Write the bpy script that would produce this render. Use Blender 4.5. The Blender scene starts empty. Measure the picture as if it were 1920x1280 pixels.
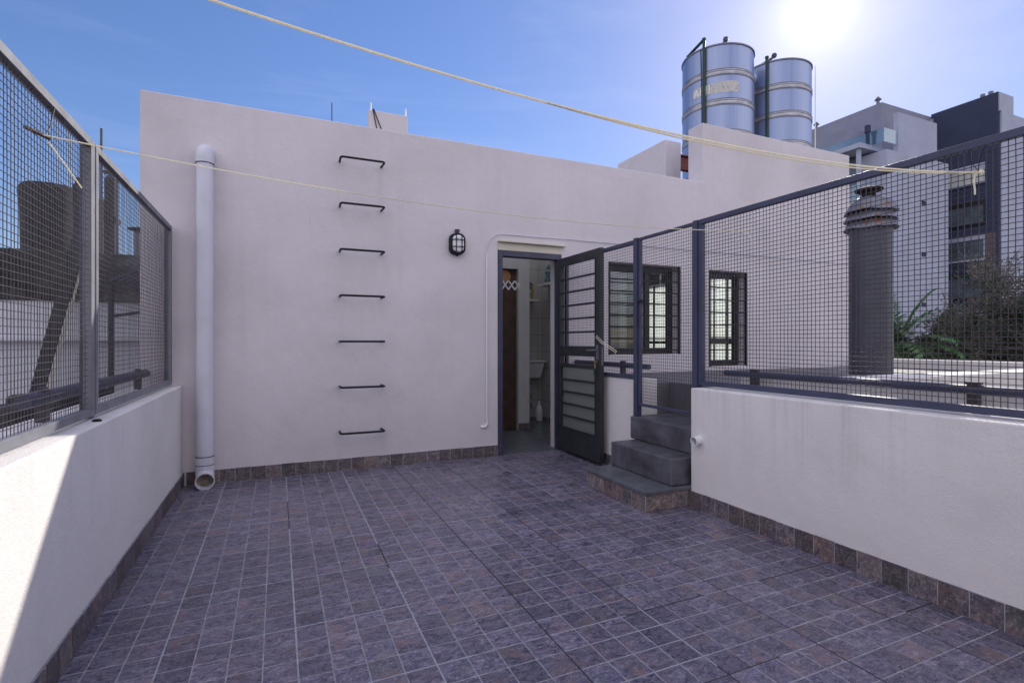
import bpy, math, random
from mathutils import Vector, Matrix
R = math.radians
random.seed(7)
S = bpy.context.scene
C = S.collection
OFF = {}

# ------------------------------------------------------------------ helpers
class MB:
    def __init__(s): s.v = []; s.f = []; s.c = []
    def add(s, verts, faces, col=None):
        n = len(s.v); s.v += [tuple(p) for p in verts]
        for f in faces:
            s.f.append(tuple(i + n for i in f)); s.c.append(col or (1, 1, 1))
        return s
    def box(s, x0, x1, y0, y1, z0, z1, col=None, M=None):
        v = [Vector(p) for p in ((x0,y0,z0),(x1,y0,z0),(x1,y1,z0),(x0,y1,z0),(x0,y0,z1),(x1,y0,z1),(x1,y1,z1),(x0,y1,z1))]
        if M: v = [M @ p for p in v]
        return s.add(v, [(0,3,2,1),(4,5,6,7),(0,1,5,4),(1,2,6,5),(2,3,7,6),(3,0,4,7)], col)
    def tube(s, pts, r, n=8, cap=True, col=None):
        pts = [Vector(p) for p in pts]; rs = r if isinstance(r, (list, tuple)) else [r]*len(pts)
        rings = []; up = None
        for i, p in enumerate(pts):
            a = pts[max(i-1, 0)]; b = pts[min(i+1, len(pts)-1)]
            d = (b - a).normalized()
            if up is None:
                up = Vector((0,0,1)) if abs(d.z) < .9 else Vector((1,0,0))
            u = (up - d*up.dot(d))
            if u.length < 1e-5: u = d.orthogonal()
            u.normalize(); w = d.cross(u); up = u
            rings.append([p + (u*math.cos(t) + w*math.sin(t))*rs[i] for t in [2*math.pi*(k+.5)/n for k in range(n)]])
        v = [q for g in rings for q in g]; f = []
        for i in range(len(pts)-1):
            for k in range(n):
                a = i*n+k; b = i*n+(k+1) % n
                f.append((a, b, b+n, a+n))
        if cap:
            f.append(tuple(range(n-1, -1, -1))); f.append(tuple(range((len(pts)-1)*n, len(pts)*n)))
        return s.add(v, f, col)
    def lathe(s, prof, cx, cy, n=32, cz=0, M=None, col=None, cap=True):
        v = []; f = []
        for (r, z) in prof:
            for k in range(n):
                t = 2*math.pi*k/n; v.append(Vector((cx + r*math.cos(t), cy + r*math.sin(t), cz + z)))
        for i in range(len(prof)-1):
            for k in range(n):
                a = i*n+k; b = i*n+(k+1) % n; f.append((a, b, b+n, a+n))
        if cap:
            f.append(tuple(range(n-1, -1, -1))); f.append(tuple(range((len(prof)-1)*n, len(prof)*n)))
        if M: v = [M @ p for p in v]
        return s.add(v, f, col)
    def build(s, name, mat, parent=None, smooth=False, bevel=None, seg=2, angle=40):
        off = OFF.get(parent.name, Vector((0,0,0))) if parent else Vector((0,0,0))
        me = bpy.data.meshes.new(name)
        me.from_pydata([tuple(Vector(p) - off) for p in s.v], [], s.f); me.update()
        if any(c != (1,1,1) for c in s.c):
            a = me.color_attributes.new('tint', 'FLOAT_COLOR', 'CORNER')
            for p in me.polygons:
                for li in p.loop_indices: a.data[li].color = (*s.c[p.index], 1)
        me.materials.append(mat)
        if smooth:
            for p in me.polygons: p.use_smooth = True
            me.set_sharp_from_angle(angle=R(angle))
        o = bpy.data.objects.new(name, me); C.objects.link(o)
        if parent: o.parent = parent; OFF[o.name] = off
        if bevel:
            m = o.modifiers.new('bevel', 'BEVEL'); m.width = bevel; m.segments = seg; m.limit_method = 'ANGLE'; m.angle_limit = R(40)
        return o

def tag(o, label=None, cat=None, group=None, kind=None):
    if label: o['label'] = label
    if cat: o['category'] = cat
    if group: o['group'] = group
    if kind: o['kind'] = kind
    return o
def thing(name, loc, label, cat, group=None):
    o = bpy.data.objects.new(name, None); C.objects.link(o); o.location = loc; o.empty_display_size = .1
    OFF[o.name] = Vector(loc); return tag(o, label, cat, group)
def dup(root, loc, label):
    r = root.copy(); C.objects.link(r); r.location = loc; r['label'] = label
    for ch in list(root.children):
        c = ch.copy(); C.objects.link(c); c.parent = r
        for g in ch.children:
            d = g.copy(); C.objects.link(d); d.parent = c
    return r
def wall_grid(mb, x0, x1, z0, z1, y0, y1, holes):
    """upright slab between y0 (front) and y1 (back) with rectangular cells left out"""
    xs = sorted({x0, x1, *[h[i] for h in holes for i in (0, 1)]}); zs = sorted({z0, z1, *[h[i] for h in holes for i in (2, 3)]})
    xs = [x for x in xs if x0 <= x <= x1]; zs = [z for z in zs if z0 <= z <= z1]
    nx, nz = len(xs)-1, len(zs)-1
    def solid(i, j):
        if i < 0 or j < 0 or i >= nx or j >= nz: return False
        cx = (xs[i]+xs[i+1])/2; cz = (zs[j]+zs[j+1])/2
        return not any(h[0] < cx < h[1] and h[2] < cz < h[3] for h in holes)
    v = []; idx = {}
    def vid(i, j, k):
        if (i, j, k) not in idx: idx[(i, j, k)] = len(v); v.append((xs[i], (y0, y1)[k], zs[j]))
        return idx[(i, j, k)]
    f = []
    for i in range(nx):
        for j in range(nz):
            if not solid(i, j): continue
            f.append((vid(i,j,0), vid(i+1,j,0), vid(i+1,j+1,0), vid(i,j+1,0)))
            f.append((vid(i,j,1), vid(i,j+1,1), vid(i+1,j+1,1), vid(i+1,j,1)))
            if not solid(i-1, j): f.append((vid(i,j,0), vid(i,j+1,0), vid(i,j+1,1), vid(i,j,1)))
            if not solid(i+1, j): f.append((vid(i+1,j,0), vid(i+1,j,1), vid(i+1,j+1,1), vid(i+1,j+1,0)))
            if not solid(i, j-1): f.append((vid(i,j,0), vid(i,j,1), vid(i+1,j,1), vid(i+1,j,0)))
            if not solid(i, j+1): f.append((vid(i,j+1,0), vid(i+1,j+1,0), vid(i+1,j+1,1), vid(i,j+1,1)))
    return mb.add(v, f)

# ------------------------------------------------------------------ materials
class NT:
    def __init__(s, name):
        s.m = bpy.data.materials.new(name); s.m.use_nodes = True; s.t = s.m.node_tree
        s.b = s.t.nodes['Principled BSDF']; s.co = None
    def n(s, typ, ins=None, **kw):
        x = s.t.nodes.new(typ)
        for k, v in kw.items(): setattr(x, k, v)
        for k, v in (ins or {}).items():
            if hasattr(v, 'is_output') or isinstance(v, bpy.types.NodeSocket): s.t.links.new(v, x.inputs[k])
            else: x.inputs[k].default_value = v
        return x
    def obj(s):
        if not s.co: s.co = s.n('ShaderNodeTexCoord').outputs['Object']
        return s.co
    def mapped(s, scale, vec=None):
        return s.n('ShaderNodeMapping', {'Vector': vec or s.obj(), 'Scale': scale}).outputs['Vector']
    def noise(s, scale, detail=4, rough=.55, vec=None, dist=0):
        return s.n('ShaderNodeTexNoise', {'Vector': vec or s.obj(), 'Scale': scale, 'Detail': detail, 'Roughness': rough, 'Distortion': dist}).outputs['Fac']
    def ramp(s, fac, stops):
        r = s.n('ShaderNodeValToRGB', {'Fac': fac}); e = r.color_ramp.elements
        while len(e) < len(stops): e.new(.5)
        for q, (p, c) in zip(e, stops):
            q.position = p; q.color = (*c, 1) if isinstance(c, tuple) else (c, c, c, 1)
        return r.outputs['Color']
    def mix(s, fac, a, b, mode='MIX'):
        x = s.n('ShaderNodeMix', data_type='RGBA', blend_type=mode)
        for k, v in ((0, fac), (6, a), (7, b)):
            if isinstance(v, bpy.types.NodeSocket): s.t.links.new(v, x.inputs[k])
            else: x.inputs[k].default_value = (*v, 1) if isinstance(v, tuple) else v
        return x.outputs[2]
    def math(s, op, a, b=0.):
        x = s.n('ShaderNodeMath', {0: a, 1: b}, operation=op); return x.outputs[0]
    def bump(s, h, strength=.3, dist=.01):
        x = s.n('ShaderNodeBump', {'Height': h, 'Strength': strength, 'Distance': dist})
        s.t.links.new(x.outputs['Normal'], s.b.inputs['Normal'])
    def set(s, color=None, rough=None, metal=None, spec=None):
        for k, v in (('Base Color', color), ('Roughness', rough), ('Metallic', metal), ('Specular IOR Level', spec)):
            if v is None: continue
            if isinstance(v, bpy.types.NodeSocket): s.t.links.new(v, s.b.inputs[k])
            else: s.b.inputs[k].default_value = (*v, 1) if isinstance(v, tuple) else v
        return s.m

def stucco(name, col, dirt=.25, top=None, drip=(.30, .30, .27), rough=.92, crk=.2, runs=()):
    t = NT(name)
    big = t.noise(.9, 5, .6)
    c = t.mix(t.ramp(big, [(.3, 0.), (.72, 1.)]), tuple(x*.90 for x in col), tuple(min(1, x*1.05) for x in col))
    blot = t.ramp(t.noise(1.5, 7, .65, dist=.6), [(.48, 0.), (.74, 1.)])
    c = t.mix(t.math('MULTIPLY', blot, .34), c, tuple(x*.74 for x in col))
    st = t.noise(1., 6, .72, vec=t.mapped((9, 9, .30)), dist=.3)
    st = t.math('MULTIPLY', t.ramp(st, [(.50, 0.), (.80, 1.)]), t.ramp(t.noise(.8, 3, .5), [(.42, 0.), (.66, 1.)]))
    if top is not None:
        z = t.n('ShaderNodeSeparateXYZ', {0: t.n('ShaderNodeNewGeometry').outputs['Position']}).outputs['Z']
        fade = t.n('ShaderNodeMapRange', {'Value': z, 'From Min': top-.5, 'From Max': top, 'To Min': .1, 'To Max': 1.}).outputs[0]
        st = t.math('MULTIPLY', st, fade)
    c = t.mix(t.math('MULTIPLY', st, dirt), c, drip)
    vo = t.n('ShaderNodeTexVoronoi', {'Vector': t.n('ShaderNodeVectorMath', {0: t.obj(), 1: t.n('ShaderNodeVectorMath', {0: t.n('ShaderNodeTexNoise', {'Vector': t.obj(), 'Scale': 3.5, 'Detail': 6.}).outputs['Color'], 'Scale': .45}, operation='SCALE').outputs[0]}, operation='ADD').outputs[0], 'Scale': .75}, feature='DISTANCE_TO_EDGE')
    crack = t.math('MULTIPLY', t.ramp(vo.outputs['Distance'], [(.0008, 1.), (.0030, 0.)]), t.ramp(t.noise(.55, 2, .5), [(.52, 0.), (.60, 1.)]))
    c = t.mix(t.math('MULTIPLY', crack, crk), c, tuple(x*.45 for x in col))
    if runs:
        ps = t.n('ShaderNodeSeparateXYZ', {0: t.n('ShaderNodeNewGeometry').outputs['Position']})
        wig = t.math('MULTIPLY', t.math('SUBTRACT', t.noise(4, 3, .6), 0.5), .07)
        run = None
        for x0 in runs:
            dx = t.math('ABSOLUTE', t.math('ADD', t.math('SUBTRACT', ps.outputs['X'], x0), wig))
            m_ = t.n('ShaderNodeMapRange', {'Value': dx, 'From Min': .0, 'From Max': .045, 'To Min': 1., 'To Max': 0.}).outputs[0]
            run = m_ if run is None else t.math('MAXIMUM', run, m_)
        low = t.n('ShaderNodeMapRange', {'Value': ps.outputs['Z'], 'From Min': 2.74, 'From Max': 2.70, 'To Min': 0., 'To Max': 1.}).outputs[0]
        brk = t.ramp(t.noise(1., 4, .6, vec=t.mapped((9, 9, 1.6))), [(.46, 0.), (.74, 1.)])
        c = t.mix(t.math('MULTIPLY', t.math('MULTIPLY', run, t.math('MULTIPLY', low, brk)), .17), c, (.34, .27, .25))
        grey = t.ramp(t.noise(1.1, 6, .62, vec=t.n('ShaderNodeMapping', {'Vector': t.obj(), 'Location': (3.1, 0, 7.7), 'Scale': (.6, 1, 1.2)}).outputs[0]), [(.54, 0.), (.70, 1.)])
        c = t.mix(t.math('MULTIPLY', grey, .22), c, (.42, .41, .44))
    speck = t.ramp(t.noise(60, 2, .5), [(.70, 0.), (.74, 1.)])
    c = t.mix(t.math('MULTIPLY', speck, .10), c, tuple(x*.6 for x in col))
    t.bump(t.math('ADD', t.noise(160, 3, .6), t.math('MULTIPLY', t.noise(7, 4, .6), 2.6)), .45, .006)
    return t.set(c, rough, spec=.12)

def plain(name, col, rough=.5, metal=0., var=.18, scale=8., bump=.0, spec=.5):
    t = NT(name)
    c = t.mix(t.ramp(t.noise(scale, 5, .6), [(.3, 0.), (.7, 1.)]), tuple(x*(1-var) for x in col), tuple(min(1, x*(1+var)) for x in col))
    if bump: t.bump(t.noise(scale*6, 4, .6), bump, .004)
    r = t.ramp(t.noise(scale*1.7, 4, .6), [(.3, max(.03, rough-.1)), (.7, min(1., rough+.1))])
    return t.set(c, r, metal, spec)

def painted(name, col, chip=(.16, .09, .06), amount=.62):
    t = NT(name)
    c = t.mix(t.ramp(t.noise(5, 5, .6), [(.3, 0.), (.7, 1.)]), tuple(x*.8 for x in col), tuple(x*1.25 for x in col))
    rust = t.ramp(t.noise(34, 6, .7), [(amount, 0.), (amount+.06, 1.)])
    c = t.mix(t.math('MULTIPLY', rust, .8), c, chip)
    t.bump(t.noise(90, 3, .6), .12, .002)
    return t.set(c, t.ramp(t.noise(11, 4, .6), [(.3, .38), (.7, .58)]), 0., .5)

def slate(name, k=1., warm=.62, rl=.23, hue=(1, 1, 1)):
    t = NT(name)
    tint = t.n('ShaderNodeAttribute', attribute_name='tint').outputs['Color']
    sep = t.n('ShaderNodeSeparateColor', {0: tint})
    vec = t.n('ShaderNodeVectorMath', {0: t.obj(), 1: t.n('ShaderNodeVectorMath', {0: tint, 1: (37., 23., 51.)}, operation='MULTIPLY').outputs[0]}, operation='ADD').outputs[0]
    n1 = t.noise(23, 10, .78, vec=t.mapped((.75, 1.35, 1.), vec), dist=.9)
    c = t.ramp(n1, [(.30, (.012*k, .012*k, .019*k)), (.43, (.038*k, .036*k, .055*k)), (.56, (.082*k, .075*k, .098*k)), (.70, (.25*k, .215*k, .24*k))])
    brown = t.ramp(t.noise(9, 5, .6, vec=vec, dist=.5), [(.48, 0.), (.66, 1.)])
    c = t.mix(t.math('MULTIPLY', t.math('MULTIPLY', brown, sep.outputs[0]), warm), c, (.125*k, .086*k, .075*k))
    green = t.ramp(t.noise(6, 4, .6, vec=vec), [(.5, 0.), (.7, 1.)])
    c = t.mix(t.math('MULTIPLY', t.math('MULTIPLY', green, sep.outputs[2]), .5), c, (.07*k, .085*k, .07*k))
    fleck = t.ramp(t.noise(85, 5, .8, vec=vec), [(.52, 0.), (.66, 1.)])
    c = t.mix(t.math('MULTIPLY', t.math('MULTIPLY', fleck, n1), 1.15), c, (.27*k, .245*k, .25*k))
    bright = t.n('ShaderNodeMapRange', {'Value': sep.outputs[1], 'To Min': .62, 'To Max': 1.42}).outputs[0]
    c = t.n('ShaderNodeVectorMath', {0: c, 'Scale': bright}, operation='SCALE').outputs[0]
    c = t.n('ShaderNodeVectorMath', {0: c, 1: hue}, operation='MULTIPLY').outputs[0]
    t.bump(t.math('ADD', n1, t.math('MULTIPLY', fleck, .3)), .35, .004)
    return t.set(c, t.ramp(n1, [(.3, rl), (.7, rl+.2)]), 0., .5)

def glass(name, tint=(.9, .95, .95), refl=.0, rough=.01):
    t = NT(name); out = t.t.nodes['Material Output']
    tr = t.n('ShaderNodeBsdfTransparent', {'Color': (*tint, 1)}); gl = t.n('ShaderNodeBsdfGlossy', {'Roughness': rough, 'Color': (.9, .9, .9, 1)})
    fr = t.math('POWER', t.n('ShaderNodeLayerWeight', {'Blend': .5}).outputs['Facing'], 4.)
    f = t.math('ADD', t.math('MULTIPLY', fr, .7), .03+refl)
    mx = t.n('ShaderNodeMixShader', {0: f, 1: tr.outputs[0], 2: gl.outputs[0]})
    t.t.links.new(mx.outputs[0], out.inputs['Surface']); return t.m

WALLC = (.675, .622, .645)
M = {}
M['facade'] = stucco('facade_paint', WALLC, .20, drip=(.38, .33, .35), runs=(.505, .869))
M['lowwall'] = stucco('low_wall_paint', (.775, .735, .715), .55, top=.83, crk=0.)
M['white'] = plain('white_paint', (.72, .71, .69), .7, var=.05)
M['coping'] = stucco('rough_coping', (.55, .53, .50), .2)
M['slate'] = slate('slate_tile', 1.74, .85, .20, (.98, .955, 1.07))
M['skirt'] = slate('slate_skirting', 1.45, .8, .4, (1.12, 1.0, .88))
M['riser'] = slate('slate_riser', 2.1, .85, .4, (1.16, 1.03, .84))
M['grout'] = plain('grout', (.31, .30, .335), .85, var=.35, scale=30)
M['joint_dark'] = plain('dark_joint', (.022, .022, .026), .8, var=.3, scale=20)
M['joint_pale'] = plain('pale_joint', (.33, .345, .38), .8, var=.25, scale=25)
M['stepblock'] = plain('grey_step_paint', (.088, .088, .104), .46, var=.5, scale=6, bump=.4)
M['slab'] = plain('slate_slab', (.105, .112, .128), .36, var=.28, scale=7, bump=.15)
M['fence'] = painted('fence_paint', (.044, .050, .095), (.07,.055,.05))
M['fence_sunlit'] = painted('sunlit_fence_paint', (.16, .163, .185), (.09,.07,.06))  # fence paint lightened: sunlight on the left fence put into its colour
M['wire'] = plain('wire_metal', (.040, .032, .042), .36, var=.3, scale=40)
M['door'] = painted('door_paint', (.026, .028, .034), (.20, .18, .15), .70)
M['frame'] = painted('door_frame_paint', (.045, .048, .085), (.3, .28, .26), .72)
M['winframe'] = plain('window_frame_paint', (.02, .02, .024), .4)
M['black'] = plain('black_paint', (.012, .012, .016), .55, spec=.25)
M['pvc'] = plain('grey_pvc', (.60, .60, .67), .38, var=.06, scale=5)
M['pvcin'] = plain('stained_pvc_inside', (.20, .17, .13), .8, var=.4, scale=30)
def t_rope():
    t = NT('pale_rope'); out = t.t.nodes['Material Output']
    c = t.mix(t.noise(60, 4, .6), (.82, .77, .62), (.94, .91, .80)); t.set(c, .7)
    tl = t.n('ShaderNodeBsdfTranslucent', {'Color': c}); mx = t.n('ShaderNodeMixShader', {0: .45, 1: t.b.outputs[0], 2: tl.outputs[0]})
    t.t.links.new(mx.outputs[0], out.inputs['Surface']); return t.m
M['rope'] = t_rope()
M['rope_dark'] = plain('brown_stick', (.10, .07, .05), .8)
M['glass'] = glass('window_glass', (.86, .90, .88), .06)
M['clear'] = glass('roof_glass', (.96, .98, .98), .0)
def t_frost():
    t = NT('door_glass'); out = t.t.nodes['Material Output']
    a = t.n('ShaderNodeBsdfTransparent', {'Color': (.75, .78, .77, 1)}); d = t.n('ShaderNodeBsdfDiffuse', {'Color': (.42, .44, .43, 1)}); l = t.n('ShaderNodeBsdfTranslucent', {'Color': (.6, .62, .6, 1)}); g_ = t.n('ShaderNodeBsdfGlossy', {'Roughness': .25})
    m1 = t.n('ShaderNodeMixShader', {0: .5, 1: d.outputs[0], 2: l.outputs[0]}); m2 = t.n('ShaderNodeMixShader', {0: .45, 1: m1.outputs[0], 2: a.outputs[0]}); m3 = t.n('ShaderNodeMixShader', {0: .06, 1: m2.outputs[0], 2: g_.outputs[0]})
    t.t.links.new(m3.outputs[0], out.inputs['Surface']); return t.m
M['frosted'] = t_frost()
M['bluglass'] = glass('balcony_glass', (.62, .78, .84), .12)
M['green'] = plain('green_pipe', (.004, .030, .026), .45)
M['roof'] = plain('roof_membrane', (.13, .125, .135), .8, var=.2, scale=3, bump=.2)
M['roofdark'] = plain('dark_roof', (.16, .15, .15), .85, var=.3, scale=2)
M['flue'] = plain('flue_paint', (.055, .058, .078), .45, var=.2, scale=4)
def t_galv():
    t = NT('rusty_galvanised'); n = t.noise(9, 6, .7, dist=.5)
    c = t.ramp(n, [(.30, (.13, .135, .165)), (.56, (.20, .205, .24)), (.63, (.20, .085, .035)), (.75, (.12, .05, .025))])
    t.bump(n, .25, .01); return t.set(c, .5, t.ramp(n, [(.55, .55), (.62, 0.)]))
M['galv'] = t_galv()
M['rust'] = plain('rust', (.22, .08, .03), .85, var=.4, scale=25)
M['cowlunder'] = plain('dark_cowl', (.03, .027, .025), .9, spec=.08)
M['chrome'] = plain('chrome', (.6, .6, .6), .2, 1.)
M['cream'] = stucco('cream_paint', (.64, .60, .50), .1)
M['intwall'] = plain('inside_wall', (.58, .57, .55), .7, var=.05)
M['dark_wood'] = plain('dark_wood_door', (.085, .048, .034), .45, var=.4, scale=6)
M['orange_wood'] = plain('orange_wood', (.45, .22, .10), .5)
M['ceramic'] = plain('white_ceramic', (.75, .75, .74), .15, var=.03)
M['plastic'] = plain('white_plastic', (.75, .75, .77), .35, var=.03)
M['figure'] = plain('blue_statuette', (.10, .17, .20), .4, var=.8, scale=30)
M['gold'] = plain('gilt_wood', (.45, .30, .08), .4)
M['picture'] = plain('framed_print', (.16, .16, .20), .4, var=.8, scale=18)
M['tile_in'] = None
M['bark'] = plain('bark', (.085, .065, .052), .9, var=.4, scale=12)
M['twig'] = plain('twig', (.19, .16, .145), .9, var=.35, scale=9)
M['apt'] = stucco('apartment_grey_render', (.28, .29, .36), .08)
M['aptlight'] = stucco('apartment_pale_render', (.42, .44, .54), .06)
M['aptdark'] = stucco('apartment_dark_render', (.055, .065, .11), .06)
M['aptflare'] = stucco('apartment_flare_tint', (.15, .12, .125), .1)
M['aptglass'] = plain('apartment_pane', (.10, .13, .15), .08, var=.5, scale=.8)
M['blind'] = plain('window_blind', (.55, .55, .50), .6)
M['neigh'] = stucco('neighbour_whitewash', (.66, .66, .70), .6, drip=(.2, .2, .19))
M['moss'] = None
M['tankblack'] = plain('black_tank', (.018, .018, .02), .8, var=.5, scale=6, bump=.4)
M['brickold'] = plain('old_brick', (.24, .17, .125), .9, var=.4, scale=9, bump=.5)
M['terracotta'] = plain('terracotta', (.42, .14, .05), .8, var=.2)
M['bluebox'] = plain('blue_plastic', (.15, .28, .36), .5)
M['redbeam'] = plain('red_oxide_steel', (.16, .018, .012), .5)
M['rearwall'] = stucco('added_rear_house_paint', (.74, .66, .60), .1)
M['soil'] = plain('city_ground', (.14, .13, .11), .95, var=.4, scale=.05)

def t_moss():
    t = NT('stained_parapet')
    n = t.noise(1.6, 8, .7, dist=.6)
    c = t.ramp(n, [(.34, (.018, .017, .016)), (.52, (.055, .052, .050)), (.68, (.20, .20, .20))])
    t.bump(t.noise(20, 5, .6), .5, .02); return t.set(c, .92, spec=.2)
M['moss'] = t_moss()
def t_inside_tiles():
    t = NT('inside_wall_tile')
    b = t.n('ShaderNodeTexBrick', {'Vector': t.n('ShaderNodeMapping', {'Vector': t.obj(), 'Rotation': (R(90), 0, 0)}).outputs[0], 'Color1': (.50, .48, .45, 1), 'Color2': (.54, .52, .49, 1), 'Mortar': (.28, .27, .26, 1), 'Scale': 1., 'Mortar Size': .004, 'Brick Width': .33, 'Row Height': .25}, offset=0.)
    return t.set(b.outputs['Color'], .25)
M['tile_in'] = t_inside_tiles()
def t_opal():
    t = NT('opal_sheet'); out = t.t.nodes['Material Output']
    a = t.n('ShaderNodeBsdfTranslucent', {'Color': (.95, .94, .90, 1)}); d = t.n('ShaderNodeBsdfDiffuse', {'Color': (.8, .8, .78, 1)})
    mx = t.n('ShaderNodeMixShader', {0: .25, 1: a.outputs[0], 2: d.outputs[0]}); t.t.links.new(mx.outputs[0], out.inputs['Surface']); return t.m
M['opal'] = t_opal()
def t_steel():
    t = NT('stainless_sheet')
    v = t.noise(1., 5, .65, vec=t.mapped((7, 7, .5)))
    c = t.mix(t.ramp(v, [(.35, 0.), (.7, 1.)]), (.25, .30, .44), (.37, .42, .56))
    dirt = t.ramp(t.noise(1., 5, .7, vec=t.mapped((22, 22, .9))), [(.56, 0.), (.75, 1.)])
    c = t.mix(t.math('MULTIPLY', dirt, .35), c, (.20, .19, .19))
    t.bump(t.noise(2.5, 2, .5), .12, .02)
    return t.set(c, t.ramp(v, [(.3, .34), (.7, .50)]), .85)
M['steel'] = t_steel()
M['band'] = plain('tank_band', (.42, .41, .43), .42, .8, var=.25, scale=9)
M['rim'] = plain('tank_rim', (.22, .22, .26), .4, .8)
def t_decal():
    t = NT('peeled_sticker')
    n = t.noise(30, 6, .75)
    c = t.ramp(n, [(.36, (.22, .22, .24)), (.46, (.50, .49, .46)), (.7, (.66, .64, .58))])
    return t.set(c, .8)
M['decal'] = t_decal()
M['letter'] = plain('sticker_letter', (.80, .79, .74), .7, var=.08, scale=30)
def t_leaf(name, a, b):
    t = NT(name)
    tint = t.n('ShaderNodeAttribute', attribute_name='tint').outputs['Fac']
    c = t.mix(tint, a, b); t.set(c, .5)
    t.b.inputs['Transmission Weight'].default_value = 0
    out = t.t.nodes['Material Output']
    tl = t.n('ShaderNodeBsdfTranslucent', {'Color': c}); mx = t.n('ShaderNodeMixShader', {0: .3, 1: t.b.outputs[0], 2: tl.outputs[0]})
    t.t.links.new(mx.outputs[0], out.inputs['Surface']); return t.m
M['palmleaf'] = t_leaf('palm_leaf', (.09, .22, .09), (.20, .36, .14))
M['shrubleaf'] = t_leaf('shrub_leaf', (.036, .066, .042), (.095, .13, .07))
M['hedgeleaf'] = t_leaf('hedge_leaf', (.04, .08, .018), (.10, .15, .035))

# ------------------------------------------------------------------ camera, sky, sun
H = 1.15
cam = bpy.data.cameras.new('camera'); co = bpy.data.objects.new('camera', cam); C.objects.link(co)
co.location = (0, 0, H); co.rotation_euler = (R(90), 0, R(-24.2)); cam.sensor_width = 36; cam.lens = 978/1920*36
cam.clip_start = .05; cam.clip_end = 5000; S.camera = co
SUN = Vector((.9462, .6711, .638)).normalized()
EL = math.asin(SUN.z); AZ = math.atan2(SUN.x, SUN.y)
sd = bpy.data.lights.new('sun', 'SUN'); sd.energy = 2.8; sd.angle = R(.53); sd.color = (1, .94, .84)
so = bpy.data.objects.new('sun', sd); C.objects.link(so); so.rotation_euler = (-SUN).to_track_quat('-Z', 'Y').to_euler(); so.location = (0, 0, 30)
FILL_CLOUD = 7.6
SKY_K = .10   # soft shoulder for the brightest part of the sky
w = bpy.data.worlds.new('World'); S.world = w; w.use_nodes = True
nt = w.node_tree; bg = nt.nodes['Background']
sky = nt.nodes.new('ShaderNodeTexSky'); sky.sky_type = 'NISHITA'; sky.sun_disc = False
sky.sun_elevation = EL; sky.sun_rotation = AZ; sky.air_density = 1.0; sky.dust_density = .22; sky.ozone_density = 2.5; sky.altitude = 20
bw = nt.nodes.new('ShaderNodeRGBToBW'); nt.links.new(sky.outputs[0], bw.inputs[0])
m1 = nt.nodes.new('ShaderNodeMath'); m1.operation = 'MULTIPLY_ADD'; nt.links.new(bw.outputs[0], m1.inputs[0]); m1.inputs[1].default_value = SKY_K; m1.inputs[2].default_value = 1
m2 = nt.nodes.new('ShaderNodeMath'); m2.operation = 'DIVIDE'; m2.inputs[0].default_value = 1; nt.links.new(m1.outputs[0], m2.inputs[1])
vm = nt.nodes.new('ShaderNodeVectorMath'); vm.operation = 'SCALE'; nt.links.new(sky.outputs[0], vm.inputs[0]); nt.links.new(m2.outputs[0], vm.inputs['Scale'])
tn = nt.nodes.new('ShaderNodeVectorMath'); tn.operation = 'MULTIPLY'; nt.links.new(vm.outputs[0], tn.inputs[0]); tn.inputs[1].default_value = (1.01, .935, 1.06)
hs = nt.nodes.new('ShaderNodeHueSaturation'); hs.inputs['Saturation'].default_value = 1.12; nt.links.new(tn.outputs[0], hs.inputs['Color'])
# added cloud bank, out of view behind the viewpoint, to brighten the shaded facade
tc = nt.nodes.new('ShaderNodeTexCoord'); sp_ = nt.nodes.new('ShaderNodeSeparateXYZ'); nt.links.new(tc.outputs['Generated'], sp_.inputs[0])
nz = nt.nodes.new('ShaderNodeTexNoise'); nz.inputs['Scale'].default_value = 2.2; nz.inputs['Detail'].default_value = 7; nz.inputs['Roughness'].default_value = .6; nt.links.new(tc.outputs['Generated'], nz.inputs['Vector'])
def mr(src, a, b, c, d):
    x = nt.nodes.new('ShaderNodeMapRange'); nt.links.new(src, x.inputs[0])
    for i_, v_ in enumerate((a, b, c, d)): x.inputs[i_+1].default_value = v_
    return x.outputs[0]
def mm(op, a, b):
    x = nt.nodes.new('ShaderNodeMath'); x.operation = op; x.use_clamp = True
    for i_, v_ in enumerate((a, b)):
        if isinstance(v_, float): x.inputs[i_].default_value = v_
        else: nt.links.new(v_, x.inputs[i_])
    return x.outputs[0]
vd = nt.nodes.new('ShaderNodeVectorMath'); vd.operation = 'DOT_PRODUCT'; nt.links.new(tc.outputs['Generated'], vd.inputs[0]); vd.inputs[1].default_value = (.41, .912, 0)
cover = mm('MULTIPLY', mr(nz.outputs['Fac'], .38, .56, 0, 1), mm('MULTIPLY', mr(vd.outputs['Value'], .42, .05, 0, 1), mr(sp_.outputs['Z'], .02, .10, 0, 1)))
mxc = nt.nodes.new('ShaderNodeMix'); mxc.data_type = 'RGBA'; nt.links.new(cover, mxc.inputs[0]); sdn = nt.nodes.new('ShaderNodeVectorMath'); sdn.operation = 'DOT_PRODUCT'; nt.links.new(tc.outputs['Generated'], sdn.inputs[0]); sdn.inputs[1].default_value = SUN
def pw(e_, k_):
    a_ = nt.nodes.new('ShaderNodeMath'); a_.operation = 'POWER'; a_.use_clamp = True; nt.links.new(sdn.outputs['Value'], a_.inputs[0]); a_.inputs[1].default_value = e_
    b_ = nt.nodes.new('ShaderNodeMath'); b_.operation = 'MULTIPLY'; nt.links.new(a_.outputs[0], b_.inputs[0]); b_.inputs[1].default_value = k_; return b_.outputs[0]
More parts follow.
